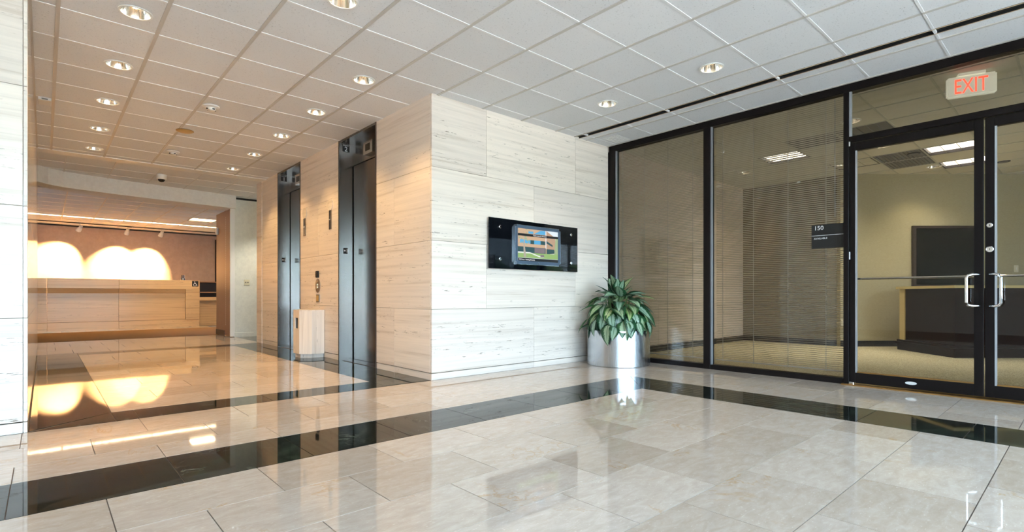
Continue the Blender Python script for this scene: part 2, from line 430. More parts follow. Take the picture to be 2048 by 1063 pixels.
# elevator wall
bm = BM(); box(bm, XE+0.45, XE+0.5, YF+0.10, 10.70, 0, TOP)
struct('wall_elevator_back', bm, 'joint_dark', 'hidden back of the elevator wall', 'wall')
for nm, lb, a, b, c, j in (('wall_elevator_near', 'travertine wall face between the block corner and the nearer elevator', YF+0.03, 5.90, YF+0.10, 5.466), ('wall_elevator_middle', 'travertine wall face between the two elevators', 7.00, 8.458, 7.00, 7.735), ('wall_elevator_far', 'narrow travertine wall face past the farther elevator', 9.534, 10.42, 9.534, None)):
    bm = BM(); box(bm, XE+0.03, XE+0.445, c, 10.70 if not j else b, 0, TOP)
    we = struct(nm, bm, 'joint_dark', lb, 'wall')
    full = [a, b]; cut = [a, j, b] if j else full
    clad(we, 'x', XE, 0.028, [full if j and j > 7 else cut, full if j and j > 7 else cut, full, cut, full], 'travertine')
bobj('end_trim', (XE-0.012, XE+0.46, 10.424, 10.72, 0.0, TOP), 'brown_panel' if False else 'travertine', we, 0.002)
# left pier and polished corridor side
bm = BM(); box(bm, XR, XL-0.03, YF+0.03, YF+0.2, 0, TOP); box(bm, XL-0.2, XL-0.03, YF+0.03, 12.3, 0, TOP)
wl = struct('wall_left', bm, 'joint_dark', 'travertine pier and polished side wall at the left', 'wall')
r2 = [XR, -2.3, -1.2, XL-0.022, XL]; r1 = [XR, -2.9, -1.6, XL-0.022, XL]
clad(wl, 'y', YF, 0.028, [r2, r2, r1, r2, r1], 'travertine')
s1 = [YF+0.03, 6.4, 8.3, 10.2, 11.62]; s2 = [YF+0.03, 5.5, 7.3, 9.2, 11.62]
clad(wl, 'x', XL, 0.028, [s1, s1, s2, s1, s2], 'travertine_polished', -1)
# lobby: far left wall and glazed entrance behind the viewer
bm = BM(); box(bm, XR-0.2, XR, YW, YF+0.1, 0, TOP)
struct('wall_lobby_side', bm, 'travertine', 'plain travertine side wall of the lobby behind the viewer', 'wall')
bm = BM(); box(bm, XR-0.2, XS+0.1, YW-0.12, YW+0.03, 2.72, TOP)
struct('wall_entrance', bm, 'trim_white', 'bulkhead above the glazed entrance behind the viewer', 'wall')
wn = thing('window_1', (1, YW, 0), 'glazed entrance wall with dark mullions behind the viewer', 'window', kind='structure')
for k in range(9):
    x = XR+k*1.25; bobj('mullion', (x-0.03, x+0.03, YW-0.06, YW+0.03, 0, 2.72), 'dark_bronze', wn)
bobj('rail', (XR, XS, YW-0.05, YW+0.02, 0, 0.08), 'dark_bronze', wn); bobj('rail', (XR, XS, YW-0.05, YW+0.02, 2.66, 2.72), 'dark_bronze', wn)
for k in range(8): bobj('pane', (XR+k*1.25+0.03, XR+k*1.25+1.22, YW-0.02, YW-0.014, 0.08, 2.66), 'outer_glass', wn)
# storefront run behind the viewer is closed by a solid wall beyond the doors
bm = BM(); box(bm, XS, XS+0.12, YW, -0.47, 0, TOP)
struct('wall_storefront_end', bm, 'travertine', 'stone wall continuing the storefront line behind the viewer', 'wall')
bm = BM(); box(bm, XS-0.01, XS+0.12, -0.47, YF+0.03, H+0.012, TOP)
struct('trim_1', bm, 'dark_bronze', 'dark closure strip above the storefront head', 'trim')
# outside ground
bm = BM(); box(bm, -60, 65, YW-45, YW-0.13, -0.2, -0.02)
struct('floor_terrace', bm, 'paving', 'concrete walk outside the entrance glass', 'pavement')
bm = BM(); box(bm, -60, 65, -90, YW-45, -0.2, -0.03)
struct('floor_lawn', bm, 'grass', 'green lawn outside the entrance', 'lawn')

# beyond the elevators: vinyl wall, cross passage, reception
bm = BM(); box(bm, 3.06, 5.6, YV, YV+0.12, 0, TOP); box(bm, 5.5, 5.6, 10.7, YV, 0, TOP); box(bm, XE+0.5, 5.6, 10.60, 10.70, 0, TOP)
wv = struct('wall_vinyl', bm, 'vinyl_wall', 'pale grey-green vinyl wall beyond the elevators', 'wall')
bm = BM(); box(bm, 3.07, 5.5, YV-0.012, YV, 0, 0.09)
struct('baseboard_vinyl', bm, 'vinyl_wall', 'low pale baseboard under the vinyl wall', 'baseboard')
bm = BM(); box(bm, 3.05, 5.5, YV-0.02, YV-0.001, H-0.055, H-0.015)
struct('trim_2', bm, 'black', 'black shadow line at the top of the vinyl wall', 'trim')
bm = BM(); box(bm, -6, 4.12, YB, YB+0.15, 0, HR+0.1); box(bm, 4.12, 6.1, YB, YB+0.15, 0, 0.3); box(bm, 5.3, 6.1, YB, YB+0.15, 0.3, HR+0.1)
box(bm, 4.12, 5.3, YB, YB+0.15, 2.7, HR+0.1)
wr = struct('wall_reception', bm, 'reception_wall', 'mauve beige back wall washed by three spotlights', 'wall')
bm = BM(); box(bm, -6.1, -6, 12, YB, 0, HR+0.3); box(bm, -6, XL-0.03, 12.2, 12.3, 0, TOP)
struct('wall_reception_left', bm, 'reception_wall', 'left side wall of the reception room', 'wall')
bm = BM(); box(bm, 6.0, 6.1, YV+0.1, YB, 0, HR+0.3)
struct('wall_reception_right', bm, 'reception_wall', 'right side wall of the reception room', 'wall')
w2 = thing('window_2', (4.7, YB, 0.3), 'narrow window with greenery behind the reception desk', 'window', kind='structure')
for x in (4.12, 4.72, 5.26): bobj('mullion', (x, x+0.06, YB-0.03, YB+0.1, 0.3, 2.7), 'dark_bronze', w2)
for z in (0.3, 1.18, 2.66): bobj('rail', (4.12, 5.32, YB-0.02, YB+0.08, z, z+0.04), 'dark_bronze', w2)
bobj('pane', (4.18, 4.72, YB+0.03, YB+0.036, 0.34, 2.66), 'outer_glass', w2); bobj('pane', (4.78, 5.26, YB+0.03, YB+0.036, 0.34, 2.66), 'outer_glass', w2)

# curved soffit over the reception opening
out = [(-0.09, 11.52), (0.05, 11.72), (0.25, 11.86), (0.55, 11.95), (1.0, 12.04), (1.5, 12.11), (2.0, 12.17), (2.5, 12.23), (3.07, 12.30), (3.07, 12.40)]
bm = BM(); prism(bm, out+[(3.07, 12.75), (2.5, 12.72), (2.0, 12.68), (1.5, 12.62), (1.0, 12.54), (0.5, 12.42), (0.1, 12.2), (-0.09, 11.95)], 2.765, TOP)
struct('trim_soffit', bm, 'soffit_wall', 'curved pale bulkhead sweeping over the reception opening', 'bulkhead')
bm = BM(); box(bm, -6, 6.1, 12.70, 12.76, HR, TOP)
struct('wall_bulkhead', bm, 'soffit_wall', 'bulkhead above the reception ceiling', 'bulkhead')

# suite walls
bm = BM(); box(bm, XS+0.12, 10.6, YF+0.05, YF+0.15, 0, TOP)
ws = struct('wall_suite_side', bm, 'joint_dark', 'travertine wall running on inside the suite behind the blinds', 'wall')
clad(ws, 'y', YF+0.02, 0.028, [[6.17, 8.3, 10.45], [6.17, 7.4, 8.9, 10.45], [6.17, 8.2, 9.7, 10.45], [6.17, 7.4, 8.9, 10.45], [6.17, 8.2, 9.7, 10.45]], 'travertine')
pA = (10.45, 2.97); pB = (pA[0]+R2[0]*5.2, pA[1]+R2[1]*5.2)
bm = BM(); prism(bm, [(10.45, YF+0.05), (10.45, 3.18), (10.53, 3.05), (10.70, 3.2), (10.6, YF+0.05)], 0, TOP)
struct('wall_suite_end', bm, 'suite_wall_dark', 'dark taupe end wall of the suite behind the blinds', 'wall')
bm = BM(); prism(bm, [(10.53, 3.05), pA, pB, (pB[0]+0.1*F2[0], pB[1]+0.1*F2[1]), (10.75, 3.12)], 0, TOP)
wb = struct('wall_suite_back', bm, 'suite_wall', 'olive beige vinyl wall at the back of the suite', 'wall')
bm = BM(); prism(bm, [(10.435, YF+0.02), (10.435, 3.17), (10.52, 3.035), (10.44, 2.955), (pA[0]-0.012*F2[0], pA[1]-0.012*F2[1]), (pB[0]-0.012*F2[0], pB[1]-0.012*F2[1]), pB, (10.47, 2.99), (10.545, 3.05), (10.45, 3.19), (10.45, YF+0.02)][:2]+[(10.53, 3.05), (pA[0]-0.012*F2[0], pA[1]-0.012*F2[1]), (pB[0]-0.012*F2[0], pB[1]-0.012*F2[1]), (pB[0]+0.01, pB[1]+0.01), (10.56, 3.06), (10.46, 3.2), (10.46, YF+0.02)], 0, 0.10)
box(bm, XS+0.13, 10.43, YF+0.006, YF+0.019, 0, 0.10)
struct('baseboard_suite', bm, 'vinyl_base', 'black vinyl baseboard around the suite', 'baseboard')
bm = BM(); box(bm, 6.1, 15, -5.1, -5.0, 0, TOP); box(bm, 15, 15.1, -5, 5, 0, TOP)
struct('wall_suite_far', bm, 'suite_wall', 'remaining beige walls of the suite out of view', 'wall')

# ================================================================== CEILING
GX, GY, P = 2.517, 3.906, 0.61
bm = BM(); box(bm, XR, 15, YW, 13, TOP, TOP+0.05)
ceil = struct('ceiling', bm, 'plenum', 'suspended ceiling of square white acoustic tiles', 'ceiling')
DOWN = [(0.515, 4.83), (0.515, 6.03), (0.52, 7.25), (0.53, 8.50), (0.54, 9.69), (2.36, 4.83), (2.36, 6.04), (2.36, 7.24), (2.37, 8.48), (2.37, 9.68),
        (1.61, 3.63), (4.66, 2.39), (4.67, 3.61)]
def at_depth(d, px):
    u = (px-1024)/1042.4*d; return (F2[0]*d+R2[0]*u, F2[1]*d+R2[1]*u)
_dw = 10.45*F2[0]+2.97*F2[1]-0.55
DOWN_SUITE = [(9.05, 4.03), (7.36, 1.98), (6.9, 0.75), (8.9, 2.0), at_depth(_dw, 1868), at_depth(_dw, 1668)]
def plate_hole(name, b, cx, cy, r, z0, z1, m, parent):
    bm = BM(); x0, x1, y0, y1 = b
    for z, nm in ((z0, -1), (z1, 1)):
        o = [bm.verts.new((x, y, z)) for x, y in ((x0, y0), (x1, y0), (x1, y1), (x0, y1))]
        h = [bm.verts.new((cx+r*math.cos(2*math.pi*k/28), cy+r*math.sin(2*math.pi*k/28), z)) for k in range(28)]
        es = [bm.edges.new((o[i], o[(i+1) % 4])) for i in range(4)]+[bm.edges.new((h[i], h[(i+1) % 28])) for i in range(28)]
        bmesh.ops.triangle_fill(bm, use_beauty=True, use_dissolve=False, edges=es)
    return obj(name, bm, m, parent)
def lay(parent, x0, x1, y0, y1, z, m, downs, skip=()):
    if x1-x0 < 0.03 or y1-y0 < 0.03: return
    g = 0.008
    b = (x0+g, x1-g, y0+g, y1-g)
    for (cx, cy) in downs:
        if x0 < cx < x1 and y0 < cy < y1:
            plate_hole('ceiling_tile', b, cx, cy, 0.098, z+0.006, z+0.024, m, parent); return
    for (a, bb, c, d) in skip:
        if a-0.02 <= x0 and x1 <= bb+0.02 and c-0.02 <= y0 and y1 <= d+0.02: return
    tile('ceiling_tile', (*b, z+0.006, z+0.024), m, parent, 0.0)
def lines(first, pitch, a, b):
    k = math.ceil((a+0.03-first)/pitch); r = [a]
    while first+k*pitch < b-0.03: r.append(first+k*pitch); k += 1
    return r+[b]
def tees(parent, xs, ys, z, m, w=0.010):
    for x in xs: tile('grid_tee', (x-w, x+w, ys[0], ys[-1], z, z+0.02), m, parent, 0)
    for y in ys: tile('cross_tee', (xs[0], xs[-1], y-w, y+w, z+0.001, z+0.02), m, parent, 0)
SLOT = (5.32, 5.42)
# lobby part in front of the block, running on into the corridor
y0v = GY-7*P
xs = lines(GX, P, XL, XS-0.02); ys = lines(GY, P, y0v, 10.18)
for c, d in zip(ys, ys[1:]):
    for a, b in zip(xs, xs[1:]):
        if a >= XE: d2 = min(d, YF+0.012); b2 = b
        elif c >= YF: d2 = d; b2 = min(b, XE+0.012)
        else: d2 = d; b2 = b
        if d2-c < 0.04: continue
        if c < YF < d and a < XE < b:          # tile notched round the block corner
            lay(ceil, a, XE+0.012, c, d, H, 'ceiling_tile', DOWN); lay(ceil, XE-0.010, b, c, YF+0.012, H, 'ceiling_tile', DOWN); continue
        if a < SLOT[0] < b:
            lay(ceil, a, SLOT[0]+0.008, c, d2, H, 'ceiling_tile', DOWN); lay(ceil, SLOT[1]-0.008, b2, c, d2, H, 'ceiling_tile', DOWN)
        else: lay(ceil, a, b2, c, d2, H, 'ceiling_tile', DOWN)
for x in xs: tile('grid_tee', (x-0.0135, x+0.0135, ys[0], YF if x > XE else 10.18, H, H+0.02), 'tee_main', ceil, 0)
for y in ys[:-1]:
    if y < YF and round((GY-y)/P) % 2 == 0:        # every other cross tee stops at the slot
        tile('cross_tee', (xs[0], SLOT[0]-0.004, y-0.009, y+0.009, H+0.002, H+0.02), 'tee_cross_lit', ceil, 0)
        tile('cross_tee', (SLOT[1]+0.004, xs[-1], y-0.009, y+0.009, H+0.002, H+0.02), 'tee_cross_lit', ceil, 0)
    else: tile('cross_tee', (xs[0], xs[-1] if y < YF else XE, y-0.009, y+0.009, H+0.002, H+0.02), 'tee_cross_lit', ceil, 0)
for x, sg_ in zip(SLOT, (1, -1)):
    tile('slot_trim', (x-0.0025, x+0.0025, ys[0], YF, H-0.001, H+0.003), 'slot_edge', ceil, 0)
    tile('slot_side', (x-0.002, x+0.002, ys[0], YF, H+0.003, H+0.1), 'black', ceil, 0)
for c, d in zip(ys, ys[1:]):
    if c < YF: bobj('slot_diffuser', (SLOT[0]+0.004, SLOT[1]-0.004, c, min(d, YF), H+0.022, H+0.10), 'black', ceil)
bobj('ceiling_band', (XL, XE+0.02, 10.18, 10.44, H-0.004, H+0.02), 'trim_white', ceil)
xs = lines(0.865, P, XL, 5.5); ys = lines(10.44, P, 10.44, 12.42)
for a, b in zip(xs, xs[1:]):
    for c, d in zip(ys, ys[1:]): lay(ceil, a, b, c, d, H, 'ceiling_tile', [(3.75, 11.35)])
tees(ceil, xs, ys[:-1], H, 'tee')
# out of view behind and left of the viewer
for b in ((XR, XL, y0v, YF+0.03), (XR, XS, YW, y0v-0.012)): bobj('ceiling_panel', (*b, H+0.003, H+0.02), 'ceiling_tile', ceil)
# suite ceiling
bm = BM(); box(bm, 6.2, 6.21, 0, 0.01, TOP-0.01, TOP)
ceil2 = struct('ceiling_suite', bm, 'plenum', 'grey-olive tile ceiling inside the vacant suite', 'ceiling')
TROF = [(8.287, 2.9, 1, 1), (9.55, 1.10, 1, 1), (10.72, 1.10, 1, 1), (9.45, 2.24, 1, 1)]
sx0, sy0 = 8.278, 2.894
xs = lines(sx0, P, XS+0.13, 13.9); ys = lines(sy0, P, -1.5, YF+0.03)
TR = []
for (x, y, _, _) in TROF:
    i = round((x-sx0)/P); j = round((y-sy0)/P); TR.append((sx0+i*P, sx0+i*P+P, sy0+j*P, sy0+j*P+P))
GRILLE = [(7.66, 2.284), (7.66, 1.674), (9.49, 1.674), (10.10, 1.674)]
GR = []
for (x, y) in GRILLE:
    i = round((x-sx0)/P); j = round((y-sy0)/P); GR.append((sx0+i*P, sx0+i*P+P, sy0+j*P, sy0+j*P+P))
for a, b in zip(xs, xs[1:]):
    for c, d in zip(ys, ys[1:]): lay(ceil2, a, b, c, d, H, 'suite_ceiling_tile', DOWN_SUITE, TR+GR)
tees(ceil2, xs, ys, H, 'suite_tee')
bobj('ceiling_panel', (6.17, 15, -5, -1.5, H+0.003, H+0.02), 'suite_ceiling_tile', ceil2)
# reception ceiling
bm = BM(); box(bm, -6, 6.1, 12.75, YB, HR+0.05, HR+0.12)
ceil3 = struct('ceiling_reception', bm, 'plenum', 'warm lit tile ceiling over the reception', 'ceiling')
xs = lines(0.33, P, -0.9, 5.82); ys = lines(12.76, P, 12.76, YB)
LIN = (16.82, 16.95)
for a, b in zip(xs, xs[1:]):
    for c, d in zip(ys, ys[1:]):
        if 2.7 < (a+b)/2 < 3.3 and c < 15.3 < d: continue
        if c < LIN[0] < d:
            lay(ceil3, a, b, c, LIN[0], HR, 'ceiling_tile', ()); lay(ceil3, a, b, LIN[1], d, HR, 'ceiling_tile', ())
        else: lay(ceil3, a, b, c, d, HR, 'ceiling_tile', ())
tees(ceil3, xs, ys, HR, 'warm_tee')
bobj('ceiling_panel', (-6, -0.9, 12.76, YB, HR+0.003, HR+0.02), 'ceiling_tile', ceil3)

# ================================================================== STOREFRONT
XG = XS+0.045     # glass plane
sf = thing('window_3', (XS, 3.1, 0), 'dark bronze storefront with two tall glazed bays', 'window', kind='structure')
D0, D1 = XS, XS+0.10
bobj('head', (D0, D1, 1.69, 4.65, 2.955, H+0.008), 'dark_bronze', sf, 0.002)
bobj('sill', (D0, D1, 1.69, 4.65, 0, 0.058), 'dark_bronze', sf, 0.002)
for a, b in ((4.545, 4.662), (3.118, 3.205)): bobj('mullion', (D0-0.004, D1+0.004, a, b, 0.0, 2.957), 'dark_bronze', sf, 0.002)
for a, b in ((3.205, 4.545), (1.69, 3.118)):
    bobj('pane', (XG-0.003, XG+0.003, a, b, 0.058, 2.955), 'glass', sf)
    bobj('glazing_stop', (XS+0.012, XG-0.004, b-0.014, b, 0.058, 2.955), 'stop_metal', sf)
tr = thing('window_4', (XS, 0.6, 2.44), 'clear transom light over the double glass doors', 'window', kind='structure')
bobj('post', (D0-0.006, D1+0.006, 1.645, 1.692, 0, 2.957), 'dark_bronze', tr, 0.002)
bobj('head', (D0, D1, -0.47, 1.69, 2.955, H+0.008), 'dark_bronze', tr, 0.002)
bobj('transom_bar', (D0, D1, -0.47, 1.645, 2.44, 2.50), 'dark_bronze', tr, 0.002)
bobj('post', (D0-0.006, D1+0.006, -0.47, -0.42, 0, 2.957), 'dark_bronze', tr, 0.002)
bobj('pane', (XG-0.003, XG+0.003, -0.42, 1.645, 2.50, 2.955), 'glass', tr)
bobj('glazing_stop', (XS+0.012, XG-0.004, 1.625, 1.645, 2.50, 2.955), 'stop_metal', tr)

def door(name, ya, yb, hinge_hi, label):
    """leaf between ya<yb; meeting stile away from the hinge"""
    t = thing(name, (XS, (ya+yb)/2, 0.022), label, 'door', kind='structure')
    x0, x1 = XS+0.012, XS+0.066
    hs, ms = 0.047, 0.062
    if hinge_hi: a, b, sa, sb = ya, yb, ms, hs
    else: a, b, sa, sb = ya, yb, hs, ms
    bobj('stile', (x0, x1, a, a+sa, 0.022, 2.432), 'dark_bronze', t, 0.002)
    bobj('stile', (x0, x1, b-sb, b, 0.022, 2.432), 'dark_bronze', t, 0.002)
    bobj('top_rail', (x0, x1, a+sa, b-sb, 2.352, 2.432), 'dark_bronze', t, 0.002)
    bobj('bottom_rail', (x0, x1, a+sa, b-sb, 0.022, 0.125), 'dark_bronze', t, 0.002)
    bobj('pane', (XG-0.007, XG-0.001, a+sa, b-sb, 0.125, 2.352), 'glass', t)
    bobj('glazing_stop', (x0+0.004, XG-0.008, b-sb-0.014, b-sb, 0.125, 2.352), 'stop_metal', t)
    bobj('sill_stop', (x0+0.004, XG-0.008, a+sa, b-sb-0.014, 0.125, 0.137), 'brass', t)
    yh = a+sa*0.5 if hinge_hi else b-sb*0.5
    s = 1 if hinge_hi else -1
    out = x0-0.055; o2 = 0.075*s
    pts = [(x0, yh, 1.082), (x0-0.02, yh+o2*0.1, 1.082), (x0-0.042, yh+o2*0.5, 1.082), (out, yh+o2*0.86, 1.074), (out-0.002, yh+o2, 1.052), (out-0.002, yh+o2, 0.95),
           (out-0.002, yh+o2, 0.838), (out, yh+o2*0.86, 0.816), (x0-0.042, yh+o2*0.5, 0.808), (x0-0.02, yh+o2*0.1, 0.808), (x0, yh, 0.808)]
    bm = BM(); tube(bm, pts, 0.0125, 12); obj('pull_handle', bm, 'chrome', t, True)
    bm = BM(); tube(bm, [(x1+0.03, a+sa*0.5, 1.068), (x1+0.03, b-sb*0.5, 1.068)], 0.012, 10); pb = obj('push_bar', bm, 'chrome', t, True)
    for yy in (a+sa*0.5, b-sb*0.5): bobj('bar_bracket', (x1, x1+0.04, yy-0.012, yy+0.012, 1.052, 1.084), 'chrome', pb)
    return t, x0, yh
d1, x0, yh = door('door_1', 0.632, 1.640, True, 'glass door leaf hinged beside the black suite sign')
bm = BM(); lathe(bm, [(0.001, 0), (0.045, 0), (0.045, 0.004), (0.001, 0.004)], (0, 0, 0), 20, 'X', False, False)
for v in bm.verts: v.co = Vector((x0-0.004+v.co.x, 1.14+v.co.y, 0.075+v.co.z*0.33))
obj('oval_badge', bm, 'plastic_white', d1)
bobj('closer_pivot', (XS-0.012, XS+0.02, 1.60, 1.645, 0.002, 0.03), 'chrome', d1, 0.004)
bobj('hinge_pin', (XS-0.008, XS+0.012, 1.632, 1.646, 2.40, 2.45), 'chrome', d1, 0.003)
bobj('hinge_pin', (XS-0.006, XS+0.012, 1.634, 1.645, 1.26, 1.34), 'stop_metal', d1, 0.003)
d2, x0, yh = door('door_2', -0.40, 0.622, False, 'glass door leaf carrying the two lock cylinders')
for z, r in ((1.503, 0.020), (1.297, 0.026)):
    bm = BM(); lathe(bm, [(r, 0), (r, -0.012), (r*0.82, -0.015), (r*0.78, -0.012), (0.002, -0.012)], (x0, yh, z), 24, 'X', True, True)
    lk = obj('lock_cylinder', bm, 'chrome', d2, True)
    bobj('keyway', (x0-0.0145, x0-0.0118, yh-0.002, yh+0.002, z-0.007, z+0.007), 'black', lk)
bm = BM(); box(bm, XS-0.06, XS+0.12, -0.42, 1.70, -0.01, 0.012, 0.003)
struct('trim_3', bm, 'brass', 'brass threshold under the double glass doors', 'threshold')

# suite sign on the glass
sg = thing('suite_sign', (XS+0.03, 1.85, 1.39), 'black suite sign reading 150 AVAILABLE beside the glass door', 'sign')
bm = BM(); box(bm, XS+0.030, XS+0.0395, 1.697, 2.0, 1.392, 1.643, 0.004); obj('plate', bm, 'black', sg)
bobj('divider_line', (XS+0.0285, XS+0.0305, 1.699, 1.998, 1.527, 1.531), 'print_white', sg)
text_mesh('number_text', '150', 0.062, (XS+0.0285, 1.975, 1.588), (0, -1, 0), (0, 0, 1), 'print_white', sg)
text_mesh('status_text', 'AVAILABLE', 0.026, (XS+0.0285, 1.975, 1.489), (0, -1, 0), (0, 0, 1), 'print_white', sg)

# venetian blinds
def blind(ya, yb, cords, label):
    x = XS+0.13
    t = thing('venetian_blind', (x, (ya+yb)/2, 0.05), label, 'blind', 'venetian blinds behind the storefront glass')
    bobj('headrail', (x-0.02, x+0.02, ya, yb, 2.965, 3.0), 'slat', t)
    bobj('bottom_rail', (x-0.013, x+0.013, ya, yb, 0.105, 0.118), 'slat', t)
    bm = BM(); a = math.radians(-12); w = 0.0125; th = 0.0008
    prof = [(-w, -0.0012), (-w*0.4, 0.0006), (w*0.4, 0.0006), (w, -0.0012)]
    rot = lambda p: (p[0]*math.cos(a)-p[1]*math.sin(a), p[0]*math.sin(a)+p[1]*math.cos(a))
    top = [rot((p, q+th)) for p, q in prof]; bot = [rot((p, q)) for p, q in prof]
    loop = top+bot[::-1]; hl = (yb-ya)/2-0.004
    A = [bm.verts.new((u, -hl, v)) for u, v in loop]; B = [bm.verts.new((u, hl, v)) for u, v in loop]; n = len(loop)
    for i in range(n): bm.faces.new((A[i], A[(i+1) % n], B[(i+1) % n], B[i]))
    bm.faces.new(A[::-1]); bm.faces.new(B)
    bmesh.ops.recalc_face_normals(bm, faces=bm.faces[:])
    me = bpy.data.meshes.new('slat'); bm.to_mesh(me); bm.free(); me.materials.append(M['slat'])
    z = 0.135
    while z < 2.96:
        o = bpy.data.objects.new('slat', me); C.objects.link(o); o.parent = t
        o.location = (0, 0, z-0.05); z += 0.0213
    for y in cords:
        bm = BM(); tube(bm, [(x-0.016, y, 0.10), (x-0.016, y, 2.97)], 0.0032, 6); obj('ladder_cord', bm, 'cord', t)
    return t
def ysf(px):  # where a column of the picture meets the blind plane
    u = (px-1024)/1042.4; return (XS+0.13)*(F2[1]+R2[1]*u)/(F2[0]+R2[0]*u)
blind(3.215, 4.535, [ysf(p) for p in (1247, 1290, 1337, 1387)], 'slatted blind in the glazed bay next to the potted plant')
b2 = blind(1.70, 3.108, [ysf(p) for p in (1447, 1508, 1577, 1653)], 'slatted blind in the glazed bay next to the doors')
bm = BM(); tube(bm, [(XS+0.105, 1.80, 1.72), (XS+0.105, 1.80, 2.95)], 0.004, 8); obj('tilt_wand', bm, 'stop_metal', b2)

# ================================================================== SUITE CONTENTS
def iv(depth, px, z):   # point of a plane facing the view at a given depth
    u = (px-1024)/1042.4*depth
    return Vector((F2[0]*depth+R2[0]*u, F2[1]*depth+R2[1]*u, z))
Fv = Vector((F2[0], F2[1], 0)); Rv = Vector((R2[0], R2[1], 0))
DW = pA[0]*F2[0]+pA[1]*F2[1]         # depth of the angled wall
def slab(bm, depth, back, pxa, pxb, z0, z1, perp=True):
    """a slab lying on the angled wall between two picture columns"""
    a = iv(depth, pxa, 0); b = iv(depth, pxb, 0)
    q = [a, b, b+Fv*back, a+Fv*back]
    prism(bm, [(p.x, p.y) for p in q], z0, z1)
base = iv(DW, 1895, 1.05)
ds = thing('wall_display', base-Fv*0.02, 'large black framed panel hanging on the suite back wall', 'panel')
bm = BM(); slab(bm, DW-0.05, 0.045, 1827, 1963, 1.04, 2.12); obj('frame', bm, 'office_dark', ds)
bm = BM(); slab(bm, DW-0.053, 0.02, 1833, 1957, 1.09, 2.075); obj('dark_face', bm, 'screen_dark', ds)
def outlet(name, depth, px, z, label, w=0.075, h=0.12):
    p = iv(depth, px, z)
    t = thing(name, p-Vector((0, 0, h/2)), label, 'wall plate')
    c0 = p-Fv*0.006-Rv*w/2; c1 = p-Fv*0.006+Rv*w/2
    bm = BM(); prism(bm, [(q.x, q.y) for q in (c0, c1, c1+Fv*0.006, c0+Fv*0.006)], z-h/2, z+h/2); obj('plate', bm, 'plastic_ivory', t)
    e0 = p-Fv*0.009-Rv*0.008; e1 = p-Fv*0.009+Rv*0.008
    bm = BM(); prism(bm, [(q.x, q.y) for q in (e0, e1, e1+Fv*0.003, e0+Fv*0.003)], z-0.02, z+0.02); obj('toggle', bm, 'plastic_white', t)
outlet('outlet_plate', DW, 1686.5, 0.42, 'yellowed outlet low on the suite wall behind the blind')
outlet('switch_plate', DW, 2032, 1.37, 'yellowed switch plate on the suite wall behind the lock cylinders')
# wooden desk in the suite
A = Vector((10.62, 2.14)); B = Vector((9.80, 1.33)); Cc = B+Vector(R2)*4.0
def desk_poly(o):   # o pushes the front outwards
    nAB = Vector((A.y-B.y, -(A.x-B.x))).normalized(); nAB = -nAB if nAB.dot(Vector((-1, 1))) < 0 else nAB
    nBC = -Vector(F2)
    def isect(p, d, q, e):
        den = d.x*e.y-d.y*e.x; w = q-p; t = (w.x*e.y-w.y*e.x)/den; return p+d*t
    b = isect(A+nAB*o, B-A, B+nBC*o, Cc-B)
    a = A+nAB*o+(A-B).normalized()*o; c = Cc+nBC*o
    return [(a.x, a.y), (b.x, b.y), (c.x, c.y), (c.x+F2[0]*0.7, c.y+F2[1]*0.7), (a.x+F2[0]*0.15+0.25, a.y-0.25+F2[1]*0.15)]
dk = thing('reception_counter', (10.3, 1.3, 0), 'dark mahogany counter with pale top inside the suite', 'desk')
for nm, o, z0, z1, m in (('plinth', 0.03, 0, 0.10, 'mahogany'), ('step', 0.05, 0.10, 0.135, 'mahogany'), ('step', 0.035, 0.135, 0.17, 'mahogany'), ('body', 0.0, 0.17, 1.005, 'mahogany'), ('counter_top', 0.045, 1.005, 1.045, 'maple_top')):
    bm = BM(); prism(bm, desk_poly(o), z0, z1); obj(nm, bm, m, dk)
bm = BM(); prism(bm, [(A.x, A.y), (A.x-0.09, A.y-0.0886), (A.x-0.10, A.y-0.077), (A.x-0.01, A.y+0.01)], 0.02, 1.005); obj('end_panel', bm, 'maple_top', dk)
# suite ceiling fixtures
def troffer(b, z, label, lens, cells=(2, 3)):
    x0, x1, y0, y1 = b
    t = thing('ceiling_troffer', ((x0+x1)/2, (y0+y1)/2, z), label, 'light')
    bm = BM(); w = 0.03
    for q in ((x0+.012, x0+w, y0+.012, y1-.012), (x1-w, x1-.012, y0+.012, y1-.012), (x0+w, x1-w, y0+.012, y0+w), (x0+w, x1-w, y1-w, y1-.012)): box(bm, *q, z+0.001, z+0.06)
    obj('frame', bm, 'office_dark', t)
    bobj('lens', (x0+w, x1-w, y0+w, y1-w, z+0.045, z+0.06), lens, t)
    for i in range(1, cells[0]):
        x = x0+w+(x1-x0-2*w)*i/cells[0]; bobj('louver', (x-0.004, x+0.004, y0+w, y1-w, z+0.004, z+0.045), 'reflector', t)
    for i in range(1, cells[1]):
        y = y0+w+(y1-y0-2*w)*i/cells[1]; bobj('louver', (x0+w, x1-w, y-0.004, y+0.004, z+0.004, z+0.045), 'reflector', t)
    return t
def troffer_lamp(t, b, z, energy):
    l = bpy.data.lights.new('lamp', 'AREA'); l.size = 0.5; l.energy = energy; l.color = (1.0, 0.95, 0.82); l.spread = math.radians(104)
    o = bpy.data.objects.new('lamp', l); C.objects.link(o); o.parent = t; o.location = (0, 0, 0.003)
for b, lb in zip(TR, ('lit square troffer seen through the blind beside the suite sign', 'lit troffer nearest behind the left glass door leaf', 'lit troffer farthest back behind the left glass door leaf', 'lit troffer half hidden by the post beside the doors')):
    troffer_lamp(troffer(b, H, lb, 'troffer_lens'), b, H, 8.5)
